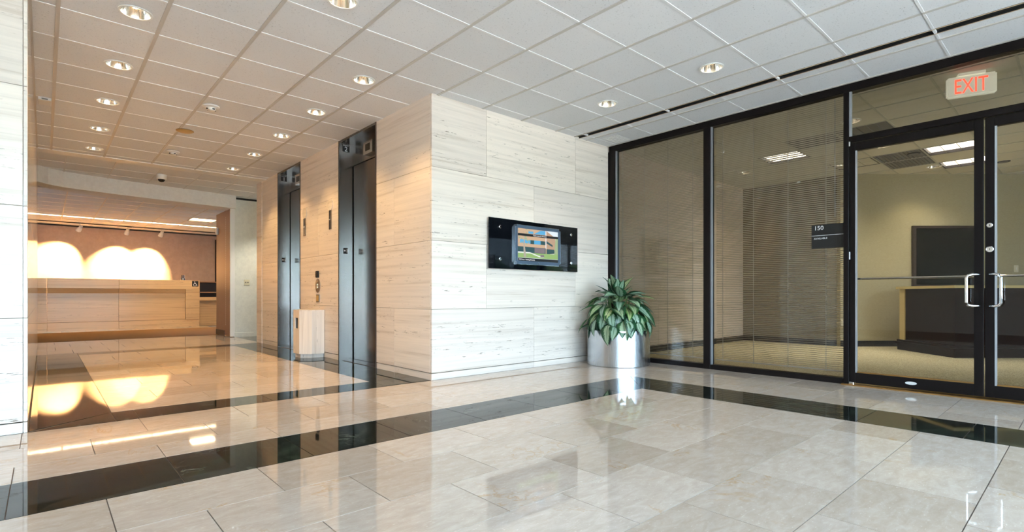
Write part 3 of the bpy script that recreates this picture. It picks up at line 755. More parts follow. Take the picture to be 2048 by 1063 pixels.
for k in (0, 2):
    x0 = min(GR[k][0], GR[k+1][0]); x1 = max(GR[k][1], GR[k+1][1]); y0 = min(GR[k][2], GR[k+1][2]); y1 = max(GR[k][3], GR[k+1][3])
    t = thing('return_air_grille', ((x0+x1)/2, (y0+y1)/2, H), ('grey return air grille seen through the blind', 'grey return air grille seen through the door glass')[k//2], 'grille')
    bobj('frame', (x0+.012, x1-.012, y0+.012, y1-.012, H+0.012, H+0.02), 'grille_grey', t)
    for j in range(12):
        y = y0+0.04+j*(y1-y0-0.08)/11; bobj('grille_bar', (x0+.02, x1-.02, y-0.008, y+0.008, H+0.002, H+0.012), 'grille_grey', t)
for (x, y), lb in (((9.75, 1.80), 'small round black ceiling speaker above the dark wall panel'), ((11.4, 0.95), 'small round black ceiling speaker behind the right door leaf')):
    t = thing('ceiling_speaker', (x, y, H-0.01), lb, 'speaker')
    bm = BM(); lathe(bm, [(0.002, -0.008), (0.075, -0.008), (0.085, -0.002), (0.085, 0.003)], (x, y, H), 24); obj('rim', bm, 'black', t)
    bm = BM(); lathe(bm, [(0.002, -0.012), (0.06, -0.010), (0.06, -0.008)], (x, y, H), 20); obj('grille', bm, 'grille_grey', t)
# exit sign hanging in the suite
ec = Vector((6.62, 0.78, 2.915)); er = Vector((0.33, -0.944, 0)).normalized(); en = Vector((er.y, -er.x, 0)); en = en if en.x < 0 else -en
ex = thing('exit_sign', (ec.x, ec.y, 2.81), 'lit white sign with red EXIT letters behind the transom glass', 'sign')
def ebox(bm, w, d0, d1, z0, z1):
    a = ec-er*w/2; b = ec+er*w/2
    prism(bm, [((p).x, (p).y) for p in (a+en*d0, b+en*d0, b+en*d1, a+en*d1)], z0, z1)
bm = BM(); ebox(bm, 0.37, -0.03, 0.03, 2.812, 3.008); bmesh.ops.bevel(bm, geom=bm.edges[:], offset=0.012, segments=3, affect='EDGES'); obj('housing', bm, 'exit_body', ex, True)
bm = BM(); ebox(bm, 0.20, -0.04, 0.04, 3.008, H-0.001); obj('canopy', bm, 'exit_body', ex)
tx = text_mesh('exit_text', 'EXIT', 0.20, ec+en*0.031-er*0.135+Vector((0, 0, -0.074)), er, (0, 0, 1), 'exit_red', ex, 0.001, sx=0.62)
# ================================================================== DOWNLIGHTS
WARM = (1.0, 0.63, 0.25); NEUT = (1.0, 0.90, 0.76)
def downlight(x, y, label, energy, col, lit=True, group='recessed downlights in the lobby ceiling', size=105):
    t = thing('downlight', (x, y, H-0.004), label, 'light', group)
    r = 0.098
    bm = BM(); lathe(bm, [(r+0.012, 0.003), (r+0.012, -0.003), (r-0.002, -0.004), (r-0.003, 0.003)], (x, y, H), 32, 'Z', False, False); obj('trim_ring', bm, 'trim_white', t, True)
    bm = BM(); lathe(bm, [(r-0.003, 0.0), (r*0.86, 0.05), (r*0.62, 0.11), (r*0.45, 0.15)], (x, y, H), 32, 'Z', False, True); obj('reflector', bm, 'reflector', t, True)
    bm = BM(); lathe(bm, [(0.002, 0.055), (0.02, 0.06), (0.03, 0.085), (0.03, 0.13), (0.002, 0.148)], (x, y, H), 20); obj('bulb', bm, 'bulb' if lit else 'bulb_off', t, True)
    if energy: spot('lamp', (x, y, H+0.045), (x, y, 0), energy, size, 0.55, col, t, 0.03)
    return t
rows = ['nearest', 'second', 'third', 'fourth', 'farthest']
for i, (x, y) in enumerate(DOWN):
    if i < 5: lb = f'recessed round downlight near the polished wall, {rows[i]} in its row'
    elif i < 10: lb = f'recessed round downlight along the elevator wall, {rows[i-5]} in its row'
    else: lb = ('recessed round downlight cut by the top edge of the picture', 'recessed round downlight nearest to the black ceiling slot', 'recessed round downlight in front of the travertine block')[i-10]
    downlight(x, y, lb, 46 if i < 10 else 26, WARM if i < 10 else NEUT)
downlight(3.75, 11.35, 'recessed downlight beyond the end of the elevator wall', 110, (1.0, 0.92, 0.74), group='recessed downlights beyond the elevators')
for (x, y), lb, e in zip(DOWN_SUITE[:4], ('suite downlight behind the blind nearest the travertine', 'suite downlight behind the blind above the first troffer', 'suite downlight beside the red exit sign', 'suite downlight between troffer and back wall'), (10, 10, 8, 10)):
    downlight(x, y, lb, e, NEUT, True, 'recessed downlights in the suite ceiling')
for px, lb in ((1868, 'suite downlight washing the back wall above the dark panel'), (1668, 'suite downlight washing the back wall beside the post')):
    w = iv(DW-0.55, px, 0); downlight(w.x, w.y, lb, 17, (1.0, 0.88, 0.58), True, 'recessed downlights in the suite ceiling', 100)

# ================================================================== CEILING DEVICES
def smoke(x, y, label):
    t = thing('smoke_detector', (x, y, H-0.05), label, 'detector', 'smoke detectors on the corridor ceiling')
    bm = BM(); lathe(bm, [(0.085, 0), (0.085, -0.012), (0.07, -0.02), (0.05, -0.024)], (x, y, H), 28); obj('base', bm, 'plastic_white', t, True)
    bm = BM(); lathe(bm, [(0.05, -0.024), (0.042, -0.048), (0.03, -0.055), (0.002, -0.056)], (x, y, H), 24, 'Z', False, False); h = obj('head', bm, 'plastic_white', t, True)
    for k in range(4):
        a = k*math.pi/2+0.4; bobj('vent', (x+0.042*math.cos(a)-0.012, x+0.042*math.cos(a)+0.012, y+0.042*math.sin(a)-0.012, y+0.042*math.sin(a)+0.012, H-0.045, H-0.034), 'black', h)
smoke(1.40, 6.64, 'round white smoke detector nearer to the viewer'); smoke(1.42, 9.10, 'round white smoke detector farther down the corridor')
bm = BM(); lathe(bm, [(0.095, 0), (0.095, -0.006), (0.08, -0.014), (0.04, -0.018), (0.002, -0.019)], (1.36, 7.87, H), 28)
cpt = thing('round_cover', (1.36, 7.87, H-0.019), 'round amber stained cover on the corridor ceiling', 'cover'); obj('cap', bm, 'stained_cap', cpt, True)
bm = BM(); lathe(bm, [(0.102, 0.001), (0.102, -0.003), (0.094, -0.004)], (1.36, 7.87, H), 28, 'Z', True, False); obj('rim', bm, 'brass', cpt)
cmx, cmy = 1.545, 11.0
cm = thing('dome_camera', (cmx, cmy, H-0.13), 'small white dome security camera below the far ceiling', 'camera')
bm = BM(); lathe(bm, [(0.075, 0), (0.075, -0.075), (0.068, -0.085), (0.056, -0.085)], (cmx, cmy, H), 28); obj('housing', bm, 'plastic_white', cm, True)
bm = BM(); lathe(bm, [(0.056, -0.083), (0.05, -0.105), (0.032, -0.124), (0.002, -0.131)], (cmx, cmy, H), 24, 'Z', False, False); obj('dome', bm, 'gloss_black', cm, True)
bx = thing('ceiling_sensor', (0.0, 7.66, H-0.035), 'small white sensor box at the corridor ceiling edge by the polished wall', 'sensor')
bobj('body', (-0.05, 0.06, 7.55, 7.75, H-0.028, H+0.002), 'plastic_white', bx, 0.005); bobj('lens', (-0.02, 0.03, 7.548, 7.56, H-0.022, H-0.008), 'grille_grey', bx)
# small air grille tile in the storefront ceiling corner
gr = thing('air_vent', (5.80, 4.35, H-0.002), 'small white louvered air vent in the ceiling corner above the plant', 'vent')
bobj('frame', (5.66, 5.96, 4.22, 4.46, H-0.003, H+0.002), 'trim_white', gr)
for k in range(6): bobj('blade', (5.68, 5.94, 4.245+k*0.036, 4.257+k*0.036, H-0.008, H-0.003), 'trim_white', gr)

# ================================================================== ELEVATORS
def elevator(ya, yb, num, label):
    t = thing('elevator_entrance', (XE+0.1, (ya+yb)/2, 0), label, 'elevator', 'elevator entrances')
    XD = XE+0.20; zt = 3.008
    w = 0.022
    bobj('jamb', (XE-0.006, XD+0.06, yb-w, yb, 0.0, zt+0.045), 'jamb_steel', t, 0.001)
    bobj('jamb', (XE-0.006, XD+0.06, ya, ya+w, 0.0, zt+0.045), 'bronze_steel', t, 0.001)
    bobj('header', (XE-0.006, XD+0.06, ya+w, yb-w, zt, zt+0.045), 'bronze_steel', t, 0.001)
    for y0, y1 in ((yb-w-0.006, yb-w+0.002), ): bobj('edge_trim', (XE-0.009, XE-0.002, yb-0.012, yb-0.0005, 0, zt+0.045), 'office_dark', t)
    bobj('edge_trim', (XE-0.009, XE-0.002, ya+0.0005, ya+0.012, 0, zt+0.045), 'office_dark', t)
    bobj('transom_panel', (XD-0.012, XD+0.03, ya+w, yb-w, 2.725, zt), 'bronze_steel', t, 0.001)
    m = yb-w-0.028
    bobj('door_panel', (XD, XD+0.0115, ya+w, m, 0.008, 2.716), 'door_steel', t, 0.001)
    bobj('reveal', (XD+0.012, XD+0.05, ya+w, yb-w, 0.0, 2.73), 'black', t)
    bobj('sill', (XE+0.02, XD+0.03, ya+w, yb-w, -0.01, 0.006), 'bronze_steel', t, 0.001)
    # lantern box on the transom
    yc = (ya+yb)/2-0.05
    lb = bobj('position_indicator', (XD-0.07, XD-0.012, yc-0.125, yc+0.125, 2.775, 2.945), 'brushed_steel', t, 0.004)
    bobj('display', (XD-0.072, XD-0.068, yc-0.065, yc+0.065, 2.815, 2.905), 'screen_dark', lb)
    # plates on the far jamb, facing the viewer
    yj = yb-w
    p = bobj('floor_plate', (XE+0.055, XE+0.115, yj-0.004, yj, 1.482, 1.562), 'black', t)
    text_mesh('floor_text', '1', 0.072, (XE+0.088, yj-0.005, 1.498), (1, 0, 0), (0, 0, 1), 'print_white', p)
    bm = BM(); vs = []
    for k in range(10):
        a = math.pi/2+k*math.pi/5; r = 0.017 if k % 2 == 0 else 0.007
        vs.append(bm.verts.new((XE+0.074+r*math.cos(a), yj-0.005, 1.524+r*math.sin(a))))
    bm.faces.new(vs); obj('star_mark', bm, 'print_white', p)
    q = bobj('car_plate', (XE+0.041, XE+0.143, yj-0.004, yj, 2.905, 3.002), 'black', t)
    text_mesh('car_number', num, 0.092, (XE+0.070, yj-0.005, 2.912), (1, 0, 0), (0, 0, 1), 'print_white', q)
    text_mesh('car_word', 'ELEVATOR', 0.017, (XE+0.048, yj-0.005, 2.986), (1, 0, 0), (0, 0, 1), 'print_white', q)
    return t
elevator(5.90, 7.00, '2', 'brushed steel elevator entrance marked 2, nearer to the viewer')
elevator(8.458, 9.534, '1', 'brushed steel elevator entrance marked 1, farther down the corridor')
# fixtures on the wall between the elevators
def ell(bm, y, z, ry, rz, x0, x1, seg=28):
    a = [bm.verts.new((x0, y+ry*math.cos(2*math.pi*k/seg), z+rz*math.sin(2*math.pi*k/seg))) for k in range(seg)]
    b = [bm.verts.new((x1, v.co.y, v.co.z)) for v in a]
    bm.faces.new(a); bm.faces.new(b[::-1])
    for k in range(seg): bm.faces.new((a[k], a[(k+1) % seg], b[(k+1) % seg], b[k]))
for y, z, lb in ((7.275, 2.17, 'hall lantern with pale disc and slim bar, the nearer of the two'), (8.262, 2.16, 'hall lantern with pale disc and slim bar close to the farther elevator')):
    t = thing('hall_lantern', (XE, y, z-0.33), lb, 'lantern', 'hall lanterns between the elevators')
    bm = BM(); ell(bm, y, z+0.03, 0.085, 0.085, XE-0.012, XE); obj('glass_disc', bm, 'travertine_polished', t)
    b = bobj('bar', (XE-0.016, XE, y-0.032, y+0.032, z-0.33, z-0.055), 'bronze_steel', t, 0.002)
    bm = BM(); lathe(bm, [(0.008, 0), (0.008, -0.006)], (XE-0.016, y, z-0.19), 12, 'X'); obj('button', bm, 'trim_white', b)
yc = 7.735
t = thing('card_reader', (XE, yc, 1.16), 'small black card reader above the oval call plate', 'card reader')
bobj('body', (XE-0.03, XE, yc-0.036, yc+0.036, 1.165, 1.262), 'black', t, 0.006); bobj('led', (XE-0.031, XE-0.029, yc-0.01, yc+0.01, 1.235, 1.241), 'grille_grey', t)
t = thing('call_station', (XE, yc, 0.93), 'oval steel elevator call plate with red buttons', 'call button')
bm = BM(); ell(bm, yc, 1.045, 0.085, 0.105, XE-0.010, XE); obj('plate', bm, 'brushed_steel', t)
for z, m in ((1.06, 'exit_body'), (1.02, 'exit_body')):
    bm = BM(); lathe(bm, [(0.014, 0), (0.014, -0.006), (0.002, -0.007)], (XE-0.010, yc, z), 16, 'X', True, False); obj('button', bm, m, t)
bobj('key_switch', (XE-0.014, XE-0.009, yc+0.022, yc+0.045, 1.0, 1.04), 'exit_red' if False else 'stained_cap', t)
t = thing('framed_notice', (XE, yc, 0.80), 'small brass-toned framed notice below the call plate', 'notice')
bobj('frame', (XE-0.012, XE, yc-0.065, yc+0.05, 0.80, 0.915), 'brushed_steel', t, 0.002); bobj('insert', (XE-0.0135, XE-0.011, yc-0.045, yc+0.042, 0.815, 0.90), 'stained_cap', t)
# trash receptacle
ob = [(3.045, 7.49), (2.86, 7.49), (2.73, 7.62), (2.73, 7.86), (2.86, 7.99), (3.045, 7.99)]
t = thing('trash_receptacle', (2.9, 7.74, 0), 'faceted travertine trash receptacle between the elevators', 'trash can')
def shrink(p, s): return [(3.045 if x > 3.04 else 2.9+(x-2.9)*s, 7.74+(y-7.74)*s) for x, y in p]
bm = BM(); prism(bm, shrink(ob, 0.86), 0, 0.055); obj('plinth', bm, 'travertine_upright', t)
for k in range(5):
    (xa, ya), (xb, yb) = ob[k], ob[k+1]
    d = Vector((xb-xa, yb-ya)); L = d.length; d.normalize(); n = Vector((d.y, -d.x)); 
    if n.dot(Vector((2.93-(xa+xb)/2, 7.74-(ya+yb)/2))) < 0: n = -n
    def pan(a, b, z0, z1):
        p0 = Vector((xa, ya))+d*a; p1 = Vector((xa, ya))+d*b
        bm_ = [(p0.x, p0.y), (p1.x, p1.y), (p1.x+n.x*0.022-d.x*0.0, p1.y+n.y*0.022), (p0.x+n.x*0.022, p0.y+n.y*0.022)]
        return bm_, z0, z1
    bm = BM()
    if k == 2:
        for a, b, z0, z1 in ((0.0, L, 0.055, 0.42), (0.0, L, 0.575, 0.672), (0.0, 0.055, 0.42, 0.575), (L-0.055, L, 0.42, 0.575)):
            q, z0, z1 = pan(a, b, z0, z1); prism(bm, q, z0, z1)
        s = obj('side_panel', bm, 'travertine_upright', t)
        bm = BM(); q, _, _ = pan(0.056, L-0.056, 0, 0); q2 = [(x+0.06, y) for x, y in q]; prism(bm, q2, 0.42, 0.575); obj('chute', bm, 'brushed_steel', s)
    else:
        q, z0, z1 = pan(0.0008, L-0.0008, 0.055, 0.672); prism(bm, q, z0, z1); obj('side_panel', bm, 'travertine_upright', t)
bm = BM(); prism(bm, shrink(ob, 0.995), 0.672, 0.690); obj('top_slab', bm, 'travertine_upright', t)

# ================================================================== DIRECTORY PANEL
dp = thing('directory_panel', (4.566, YF, 1.21), 'glossy black directory panel with touch screen on the travertine wall', 'directory')
yp = YF-0.045
bm = BM(); box(bm, 3.797, 5.336, yp, yp+0.012, 1.213, 1.802, 0.001); obj('glass_plate', bm, 'gloss_black', dp)
for x in (3.955, 5.19):
    for z in (1.325, 1.70):
        bm = BM(); lathe(bm, [(0.013, YF-yp-0.001), (0.013, -0.008), (0.019, -0.008), (0.019, -0.018), (0.015, -0.021), (0.002, -0.021)], (x, yp, z), 20, 'Y', True, False); obj('standoff', bm, 'chrome', dp, True)
bm = BM(); box(bm, 4.177, 4.968, yp-0.03, yp, 1.272, 1.752); 
bmesh.ops.bevel(bm, geom=[e for e in bm.edges if abs(e.verts[0].co.y-e.verts[1].co.y) > 0.02], offset=0.028, segments=4, affect='EDGES')
sd = obj('display_body', bm, 'bezel_edge', dp, True)
bm = BM(); box(bm, 4.183, 4.962, yp-0.033, yp-0.028, 1.278, 1.746)
bmesh.ops.bevel(bm, geom=[e for e in bm.edges if abs(e.verts[0].co.y-e.verts[1].co.y) > 0.004], offset=0.024, segments=4, affect='EDGES')
obj('bezel', bm, 'bezel', sd)
# picture on the screen, flat print built of coloured patches
def em(name, c, s=0.75): return mat(name, (0.01, 0.01, 0.01), 0.3, emis=c, es=s)
PIC = ['sky', 'tan', 'tan2', 'bluewin', 'darkwin', 'grass', 'path', 'trunk', 'leaf', 'bar', 'bush', 'pale']
for n_, c_ in zip(PIC, ((0.75, 0.85, 0.9), (0.62, 0.42, 0.27), (0.50, 0.33, 0.22), (0.10, 0.42, 0.72), (0.03, 0.09, 0.10), (0.30, 0.48, 0.16), (0.8, 0.85, 0.8), (0.45, 0.40, 0.33), (0.35, 0.45, 0.25), (0.004, 0.006, 0.008), (0.22, 0.18, 0.2), (0.75, 0.7, 0.68))): em('pic_'+n_, c_)
SX0, SX1, SZ0, SZ1 = 4.216, 4.915, 1.318, 1.708
bm = BM(); layer = [0]
def patch(pts, mi):
    layer[0] += 1; y = yp-0.0335-layer[0]*0.00004
    f = bm.faces.new([bm.verts.new((SX0+u*(SX1-SX0), y, SZ0+v*(SZ1-SZ0))) for u, v in pts]); f.material_index = PIC.index(mi)
def rect(u0, u1, v0, v1, mi): patch([(u0, v0), (u1, v0), (u1, v1), (u0, v1)], mi)
rect(0, 1, 0, 1, 'sky'); rect(0.0, 0.70, 0.25, 1, 'tan'); patch([(0.70, 0.25), (0.93, 0.28), (0.93, 0.80), (0.70, 1)], 'tan2')
patch([(0.39, 0.86), (0.69, 0.86), (0.69, 0.99), (0.55, 0.99)], 'bluewin'); rect(0.25, 0.37, 0.86, 0.93, 'bluewin')
rect(0.05, 0.30, 0.55, 0.66, 'bluewin'); rect(0.30, 0.39, 0.54, 0.66, 'darkwin'); rect(0.39, 0.68, 0.54, 0.66, 'bluewin'); rect(0.55, 0.68, 0.54, 0.66, 'darkwin')
patch([(0.70, 0.60), (0.86, 0.50), (0.86, 0.56), (0.70, 0.68)], 'darkwin'); rect(0.67, 0.70, 0.42, 1.0, 'pale')
rect(0.0, 0.68, 0.24, 0.44, 'darkwin'); rect(0.40, 0.66, 0.27, 0.43, 'bush'); patch([(0.70, 0.24), (0.92, 0.30), (0.90, 0.42), (0.70, 0.42)], 'darkwin')
patch([(0.90, 0.22), (1, 0.22), (1, 0.82), (0.94, 0.86)], 'leaf')
rect(0, 1, 0.10, 0.26, 'grass'); patch([(0, 0.24), (0.30, 0.24), (0.52, 0.14), (0.64, 0.14), (0.64, 0.17), (0.52, 0.18), (0.28, 0.28), (0, 0.28)], 'path'); patch([(0.72, 0.2), (1, 0.24), (1, 0.27), (0.8, 0.26)], 'grass')
patch([(0.14, 0.12), (0.20, 0.12), (0.165, 0.45), (0.16, 0.80), (0.145, 0.80), (0.13, 0.45)], 'trunk')
for k in range(26):
    u = 0.15+random.uniform(-0.15, 0.16); v = random.uniform(0.5, 0.99); s = random.uniform(0.01, 0.03)
    patch([(max(0, u-s), v), (u, max(0, v-s)), (u+s, v), (u, min(1, v+s))], 'leaf')
for k in range(7): u = 0.60+random.uniform(-0.04, 0.04); patch([(u-0.02, 0.15), (u+0.02, 0.15), (u+0.015, 0.22), (u-0.015, 0.22)], 'bush')
rect(0, 1, 0.77, 0.845, 'bar'); rect(0, 1, 0, 0.09, 'bar')
pic = obj('screen_picture', bm, ['pic_'+n for n in PIC], sd)
mat('pic_text', (0.02, 0.02, 0.02), 0.4, emis=(0.9, 0.92, 0.95), es=1.0)
text_mesh('screen_caption', 'Touch screen for directory', 0.021, (SX0+0.36*(SX1-SX0), yp-0.0375, SZ0+0.793*(SZ1-SZ0)), (1, 0, 0), (0, 0, 1), 'pic_text', sd, 0.0002)
text_mesh('screen_caption', '1350 Focus - Building Directory', 0.021, (SX0+0.01, yp-0.0375, SZ0+0.025*(SZ1-SZ0)), (1, 0, 0), (0, 0, 1), 'pic_text', sd, 0.0002)
bobj('maker_badge', (4.566-0.008, 4.566+0.008, yp-0.0345, yp-0.0325, 1.288, 1.304), 'bezel_edge', sd)

# ================================================================== PLANT
PX, PY, PH = 5.625, 4.17, 0.455
t = thing('planter', (PX, PY, 0), 'broad brushed steel cylinder planter in the corner of the storefront', 'planter')
bm = BM(); lathe(bm, [(0.395, 0.0), (0.404, 0.004), (0.404, PH), (0.394, PH), (0.394, 0.08)], (PX, PY, 0), 96, 'Z', True, False); obj('cylinder', bm, 'planter_steel', t, True)
bm = BM(); lathe(bm, [(0.393, 0.09), (0.393, 0.40), (0.2, 0.415), (0.002, 0.42)], (PX, PY, 0), 48, 'Z', True, False); obj('soil', bm, 'soil', t, True)
pl = thing('foliage_plant', (PX, PY, 0.415), 'bushy variegated green leafy plant growing in the steel planter', 'plant')
def leaf_mesh(L, W, droop, fold):
    bm = BM(); uvl = bm.loops.layers.uv.new('UVMap'); n = 9; rows_ = []
    x = z = 0.0; ang = 0.0; step = L/n
    for i in range(n+1):
        s = i/n
        w = W*0.5*(max(0.0, math.sin(math.pi*s**0.72))**0.85)*(1-0.25*s) if 0 < i < n else 0.002
        row = []
        for j in range(5):
            c = (j-2)/2
            row.append((bm.verts.new((x-abs(c)*fold*w*math.sin(ang)*0.0, c*w, z+abs(c)*abs(c)*fold*w)), (0.5+c*0.5, s)))
        rows_.append(row); ang -= droop/n; x += step*math.cos(ang); z += step*math.sin(ang)
    for a, b in zip(rows_, rows_[1:]):
        for j in range(4):
            q = (a[j], b[j], b[j+1], a[j+1]); f = bm.faces.new([v for v, _ in q]); f.smooth = True
            for lp, (_, uv) in zip(f.loops, q): lp[uvl].uv = uv
    bmesh.ops.recalc_face_normals(bm, faces=bm.faces[:])
    r = bmesh.ops.solidify(bm, geom=bm.faces[:], thickness=0.0007)
    me = bpy.data.meshes.new('leaf'); bm.to_mesh(me); bm.free(); me.materials.append(M['leaf_variegated']); return me
LV = [leaf_mesh(0.27, 0.18, 0.8, 0.16), leaf_mesh(0.24, 0.16, 1.0, 0.15), leaf_mesh(0.28, 0.18, 0.5, 0.2), leaf_mesh(0.22, 0.14, 0.3, 0.22)]
rg = random.Random(11)
tiers = [(0.05, 0.50, 62, 8, (2, 3)), (0.13, 0.48, 34, 13, (0, 2)), (0.20, 0.42, 10, 17, (0, 1)), (0.25, 0.35, -16, 20, (0, 1, 2)), (0.29, 0.25, -40, 21, (0, 1, 2)), (0.36, 0.15, -56, 18, (0, 1, 3)), (0.35, 0.10, -22, 9, (1, 3))]
stem_cache = {}
for ti, (r, z, pitch, n, var) in enumerate(tiers):
    for k in range(n):
        az = 2*math.pi*(k+rg.uniform(-0.6, 0.6))/n+ti*0.7
        rr = r*rg.uniform(0.85, 1.15); zz = z+rg.uniform(-0.035, 0.035); pt = math.radians(pitch+rg.uniform(-14, 14))
        # keep the leaves clear of the wall and the storefront
        hx, hy = rr*math.cos(az), rr*math.sin(az)
        reach = rr+0.23*math.cos(pt)
        if PY+reach*math.sin(az) > YF-0.02 or PX+reach*math.cos(az) > XS-0.03:
            pt = math.radians(58 if pitch > 0 else -76); rr *= 0.62
            hx, hy = rr*math.cos(az), rr*math.sin(az)
            if PY+hy > YF-0.14 or PX+hx > XS-0.14: rr *= 0.8; hx, hy = rr*math.cos(az), rr*math.sin(az)
        o = bpy.data.objects.new('leaf', LV[rg.choice(var)]); C.objects.link(o); o.parent = pl
        o.location = (hx, hy, zz)
        m = Matrix.Rotation(az+rg.uniform(-0.45, 0.45), 3, 'Z') @ Matrix.Rotation(-pt, 3, 'Y') @ Matrix.Rotation(rg.uniform(-0.45, 0.45), 3, 'X')
        o.rotation_euler = m.to_euler()
        s = rg.uniform(0.85, 1.12); o.scale = (s, s, s)
        bm = BM(); b0 = Vector((hx*0.35, hy*0.35, -0.01)); b1 = Vector((hx*0.75, hy*0.75, zz*0.6)); b2 = Vector((hx, hy, zz))
        tube(bm, [tuple(v+Vector((PX, PY, 0.415))) for v in (b0, b1, b2)], [0.006, 0.005, 0.003], 5); obj('stem', bm, 'stem_green', pl, True)

# ================================================================== BEYOND THE ELEVATORS, RECEPTION
sw = thing('wall_switch', (3.31, YV-0.01, 1.12), 'small square thermostat plate on the vinyl wall', 'wall plate')
bobj('plate', (3.255, 3.365, YV-0.012, YV, 1.125, 1.245), 'plastic_ivory', sw, 0.002)
for x in (3.285, 3.33):
    bm = BM(); lathe(bm, [(0.014, 0), (0.014, -0.006)], (x, YV-0.012, 1.185), 12, 'Y'); obj('knob', bm, 'grille_grey', sw)
pt = thing('folding_partition', (3.03, 12.9, 0), 'brown folded partition panel at the edge of the reception opening', 'partition')
bobj('panel', (3.0, 3.06, 12.79, 13.7, 0.02, 2.78), 'brown_panel', pt, 0.002)
bobj('edge_post', (2.985, 3.068, 12.42, 12.79, 0.012, 2.765), 'brown_panel', pt, 0.002)
bobj('lead_edge', (2.98, 3.07, 12.395, 12.425, 0.012, 2.765), 'trim_white', pt, 0.002)
bobj('base_strip', (2.99, 3.0, 12.95, 13.7, 0.0, 0.12), 'office_dark', pt)
for k in range(60):
    z = 0.25+k*0.04; tile('hinge_stud', (2.982, 2.986, 12.775, 12.787, z, z+0.014), 'trim_white', pt, 0)
sn = thing('wall_sensor', (2.99, 13.6, 2.3), 'small white sensor box high on the brown partition', 'sensor')
bobj('body', (2.955, 3.0, 13.48, 13.60, 2.30, 2.46), 'plastic_white', sn, 0.006); bobj('lens', (2.952, 2.956, 13.50, 13.58, 2.33, 2.38), 'trim_white', sn)
# stone desk
DY = 17.35
dk = thing('reception_desk', (1.5, DY, 0), 'long travertine reception desk under the spotlit wall', 'desk')
zt = 1.33; DXR = 3.37
cols = [(-1.4, 0.055), (0.055, 1.49), (1.49, DXR)]
for a, b in cols:
    right = b == DXR
    bobj('top_band', (a+.002, b-.002, DY, DY+0.55, 1.08, zt), 'travertine_warm_lit', dk, 0.002)
    # leaning ledge below the band
    e = b-0.002 if not right else 3.02
    bm = BM(); v = [(DY, 1.078), (DY+0.10, 0.955), (DY+0.3, 0.955), (DY+0.3, 1.078)]
    A_ = [bm.verts.new((a+.002, y, z)) for y, z in v]; B_ = [bm.verts.new((e, y, z)) for y, z in v]
    bm.faces.new(A_); bm.faces.new(B_[::-1])
    for i in range(4): bm.faces.new((A_[i], A_[(i+1) % 4], B_[(i+1) % 4], B_[i]))
    obj('ledge', bm, 'travertine_warm_lit', dk)
    bobj('front_panel', (a+.002, e, DY+0.08, DY+0.5, 0.215, 0.953), 'travertine_warm_lit', dk, 0.002)
    bobj('base_course', (a+.002, b-.002, DY+0.04, DY+0.5, 0.0, 0.21), 'travertine_warm_lit', dk, 0.002)
bobj('end_block', (3.024, DXR-.002, DY, DY+0.5, 0.215, 1.078), 'travertine_warm_lit', dk, 0.002)
lc = thing('side_counter', (4.2, DY+0.2, 0), 'lower travertine counter to the right of the reception desk', 'counter')
bobj('top', (3.372, 5.2, DY+0.10, DY+0.75, 0.75, 0.85), 'travertine_warm_lit', lc, 0.003); bobj('front_panel', (3.372, 5.2, DY+0.2, DY+0.7, 0.0, 0.749), 'travertine_warm_lit', lc, 0.002)
cb = thing('office_cabinet', (4.3, 18.55, 0), 'dark cabinet with shelves behind the lower counter', 'cabinet')
bobj('back', (3.55, 4.45, 18.72, 18.75, 0, 1.33), 'office_dark', cb)
for x in (3.55, 4.42): bobj('side', (x, x+0.03, 18.4, 18.72, 0, 1.33), 'office_dark', cb)
for z in (0.02, 0.98, 1.30): bobj('shelf', (3.58, 4.42, 18.38, 18.72, z, z+0.03), 'brown_panel', cb)
ads = thing('access_sign', (3.24, DY-0.01, 1.15), 'black square wheelchair access sign on the end of the desk', 'sign')
bobj('plate', (3.175, 3.335, DY-0.006, DY, 1.155, 1.315), 'black', ads, 0.001)
bm = BM(); ys_ = DY-0.0075
def seg2(bm, p, q, w):
    p = Vector(p); q = Vector(q); d = (q-p).normalized(); n = Vector((-d.y, d.x))*w/2
    bm.faces.new([bm.verts.new((v.x, ys_, v.y)) for v in (p-n, q-n, q+n, p+n)])
for (p, q) in (((3.240, 1.275), (3.246, 1.228)), ((3.246, 1.228), (3.282, 1.228)), ((3.282, 1.228), (3.296, 1.186)), ((3.296, 1.186), (3.308, 1.190)), ((3.243, 1.252), (3.272, 1.252))): seg2(bm, p, q, 0.012)
for k in range(14):
    a0 = math.radians(110+k*17); a1 = math.radians(110+(k+1)*17+2)
    seg2(bm, (3.246+0.036*math.cos(a0), 1.206+0.036*math.sin(a0)), (3.246+0.036*math.cos(a1), 1.206+0.036*math.sin(a1)), 0.010)
bm.faces.new([bm.verts.new((3.240+0.011*math.cos(k*math.pi/6), ys_, 1.290+0.011*math.sin(k*math.pi/6))) for k in range(12)])
obj('wheelchair_symbol', bm, 'print_white', ads)
vz = thing('glass_vase', (2.97, DY+0.12, zt), 'small clear glass vase standing on the reception desk', 'vase')
bm = BM(); lathe(bm, [(0.05, 0), (0.055, 0.02), (0.035, 0.09), (0.042, 0.15), (0.038, 0.15), (0.031, 0.09), (0.047, 0.02), (0.002, 0.012)], (2.97, DY+0.12, zt), 20, 'Z', True, False); obj('vessel', bm, 'crystal', vz, True)
bm = BM(); lathe(bm, [(0.030, 0.02), (0.028, 0.07), (0.002, 0.075)], (2.97, DY+0.12, zt), 14); obj('filling', bm, 'plastic_white', vz, True)
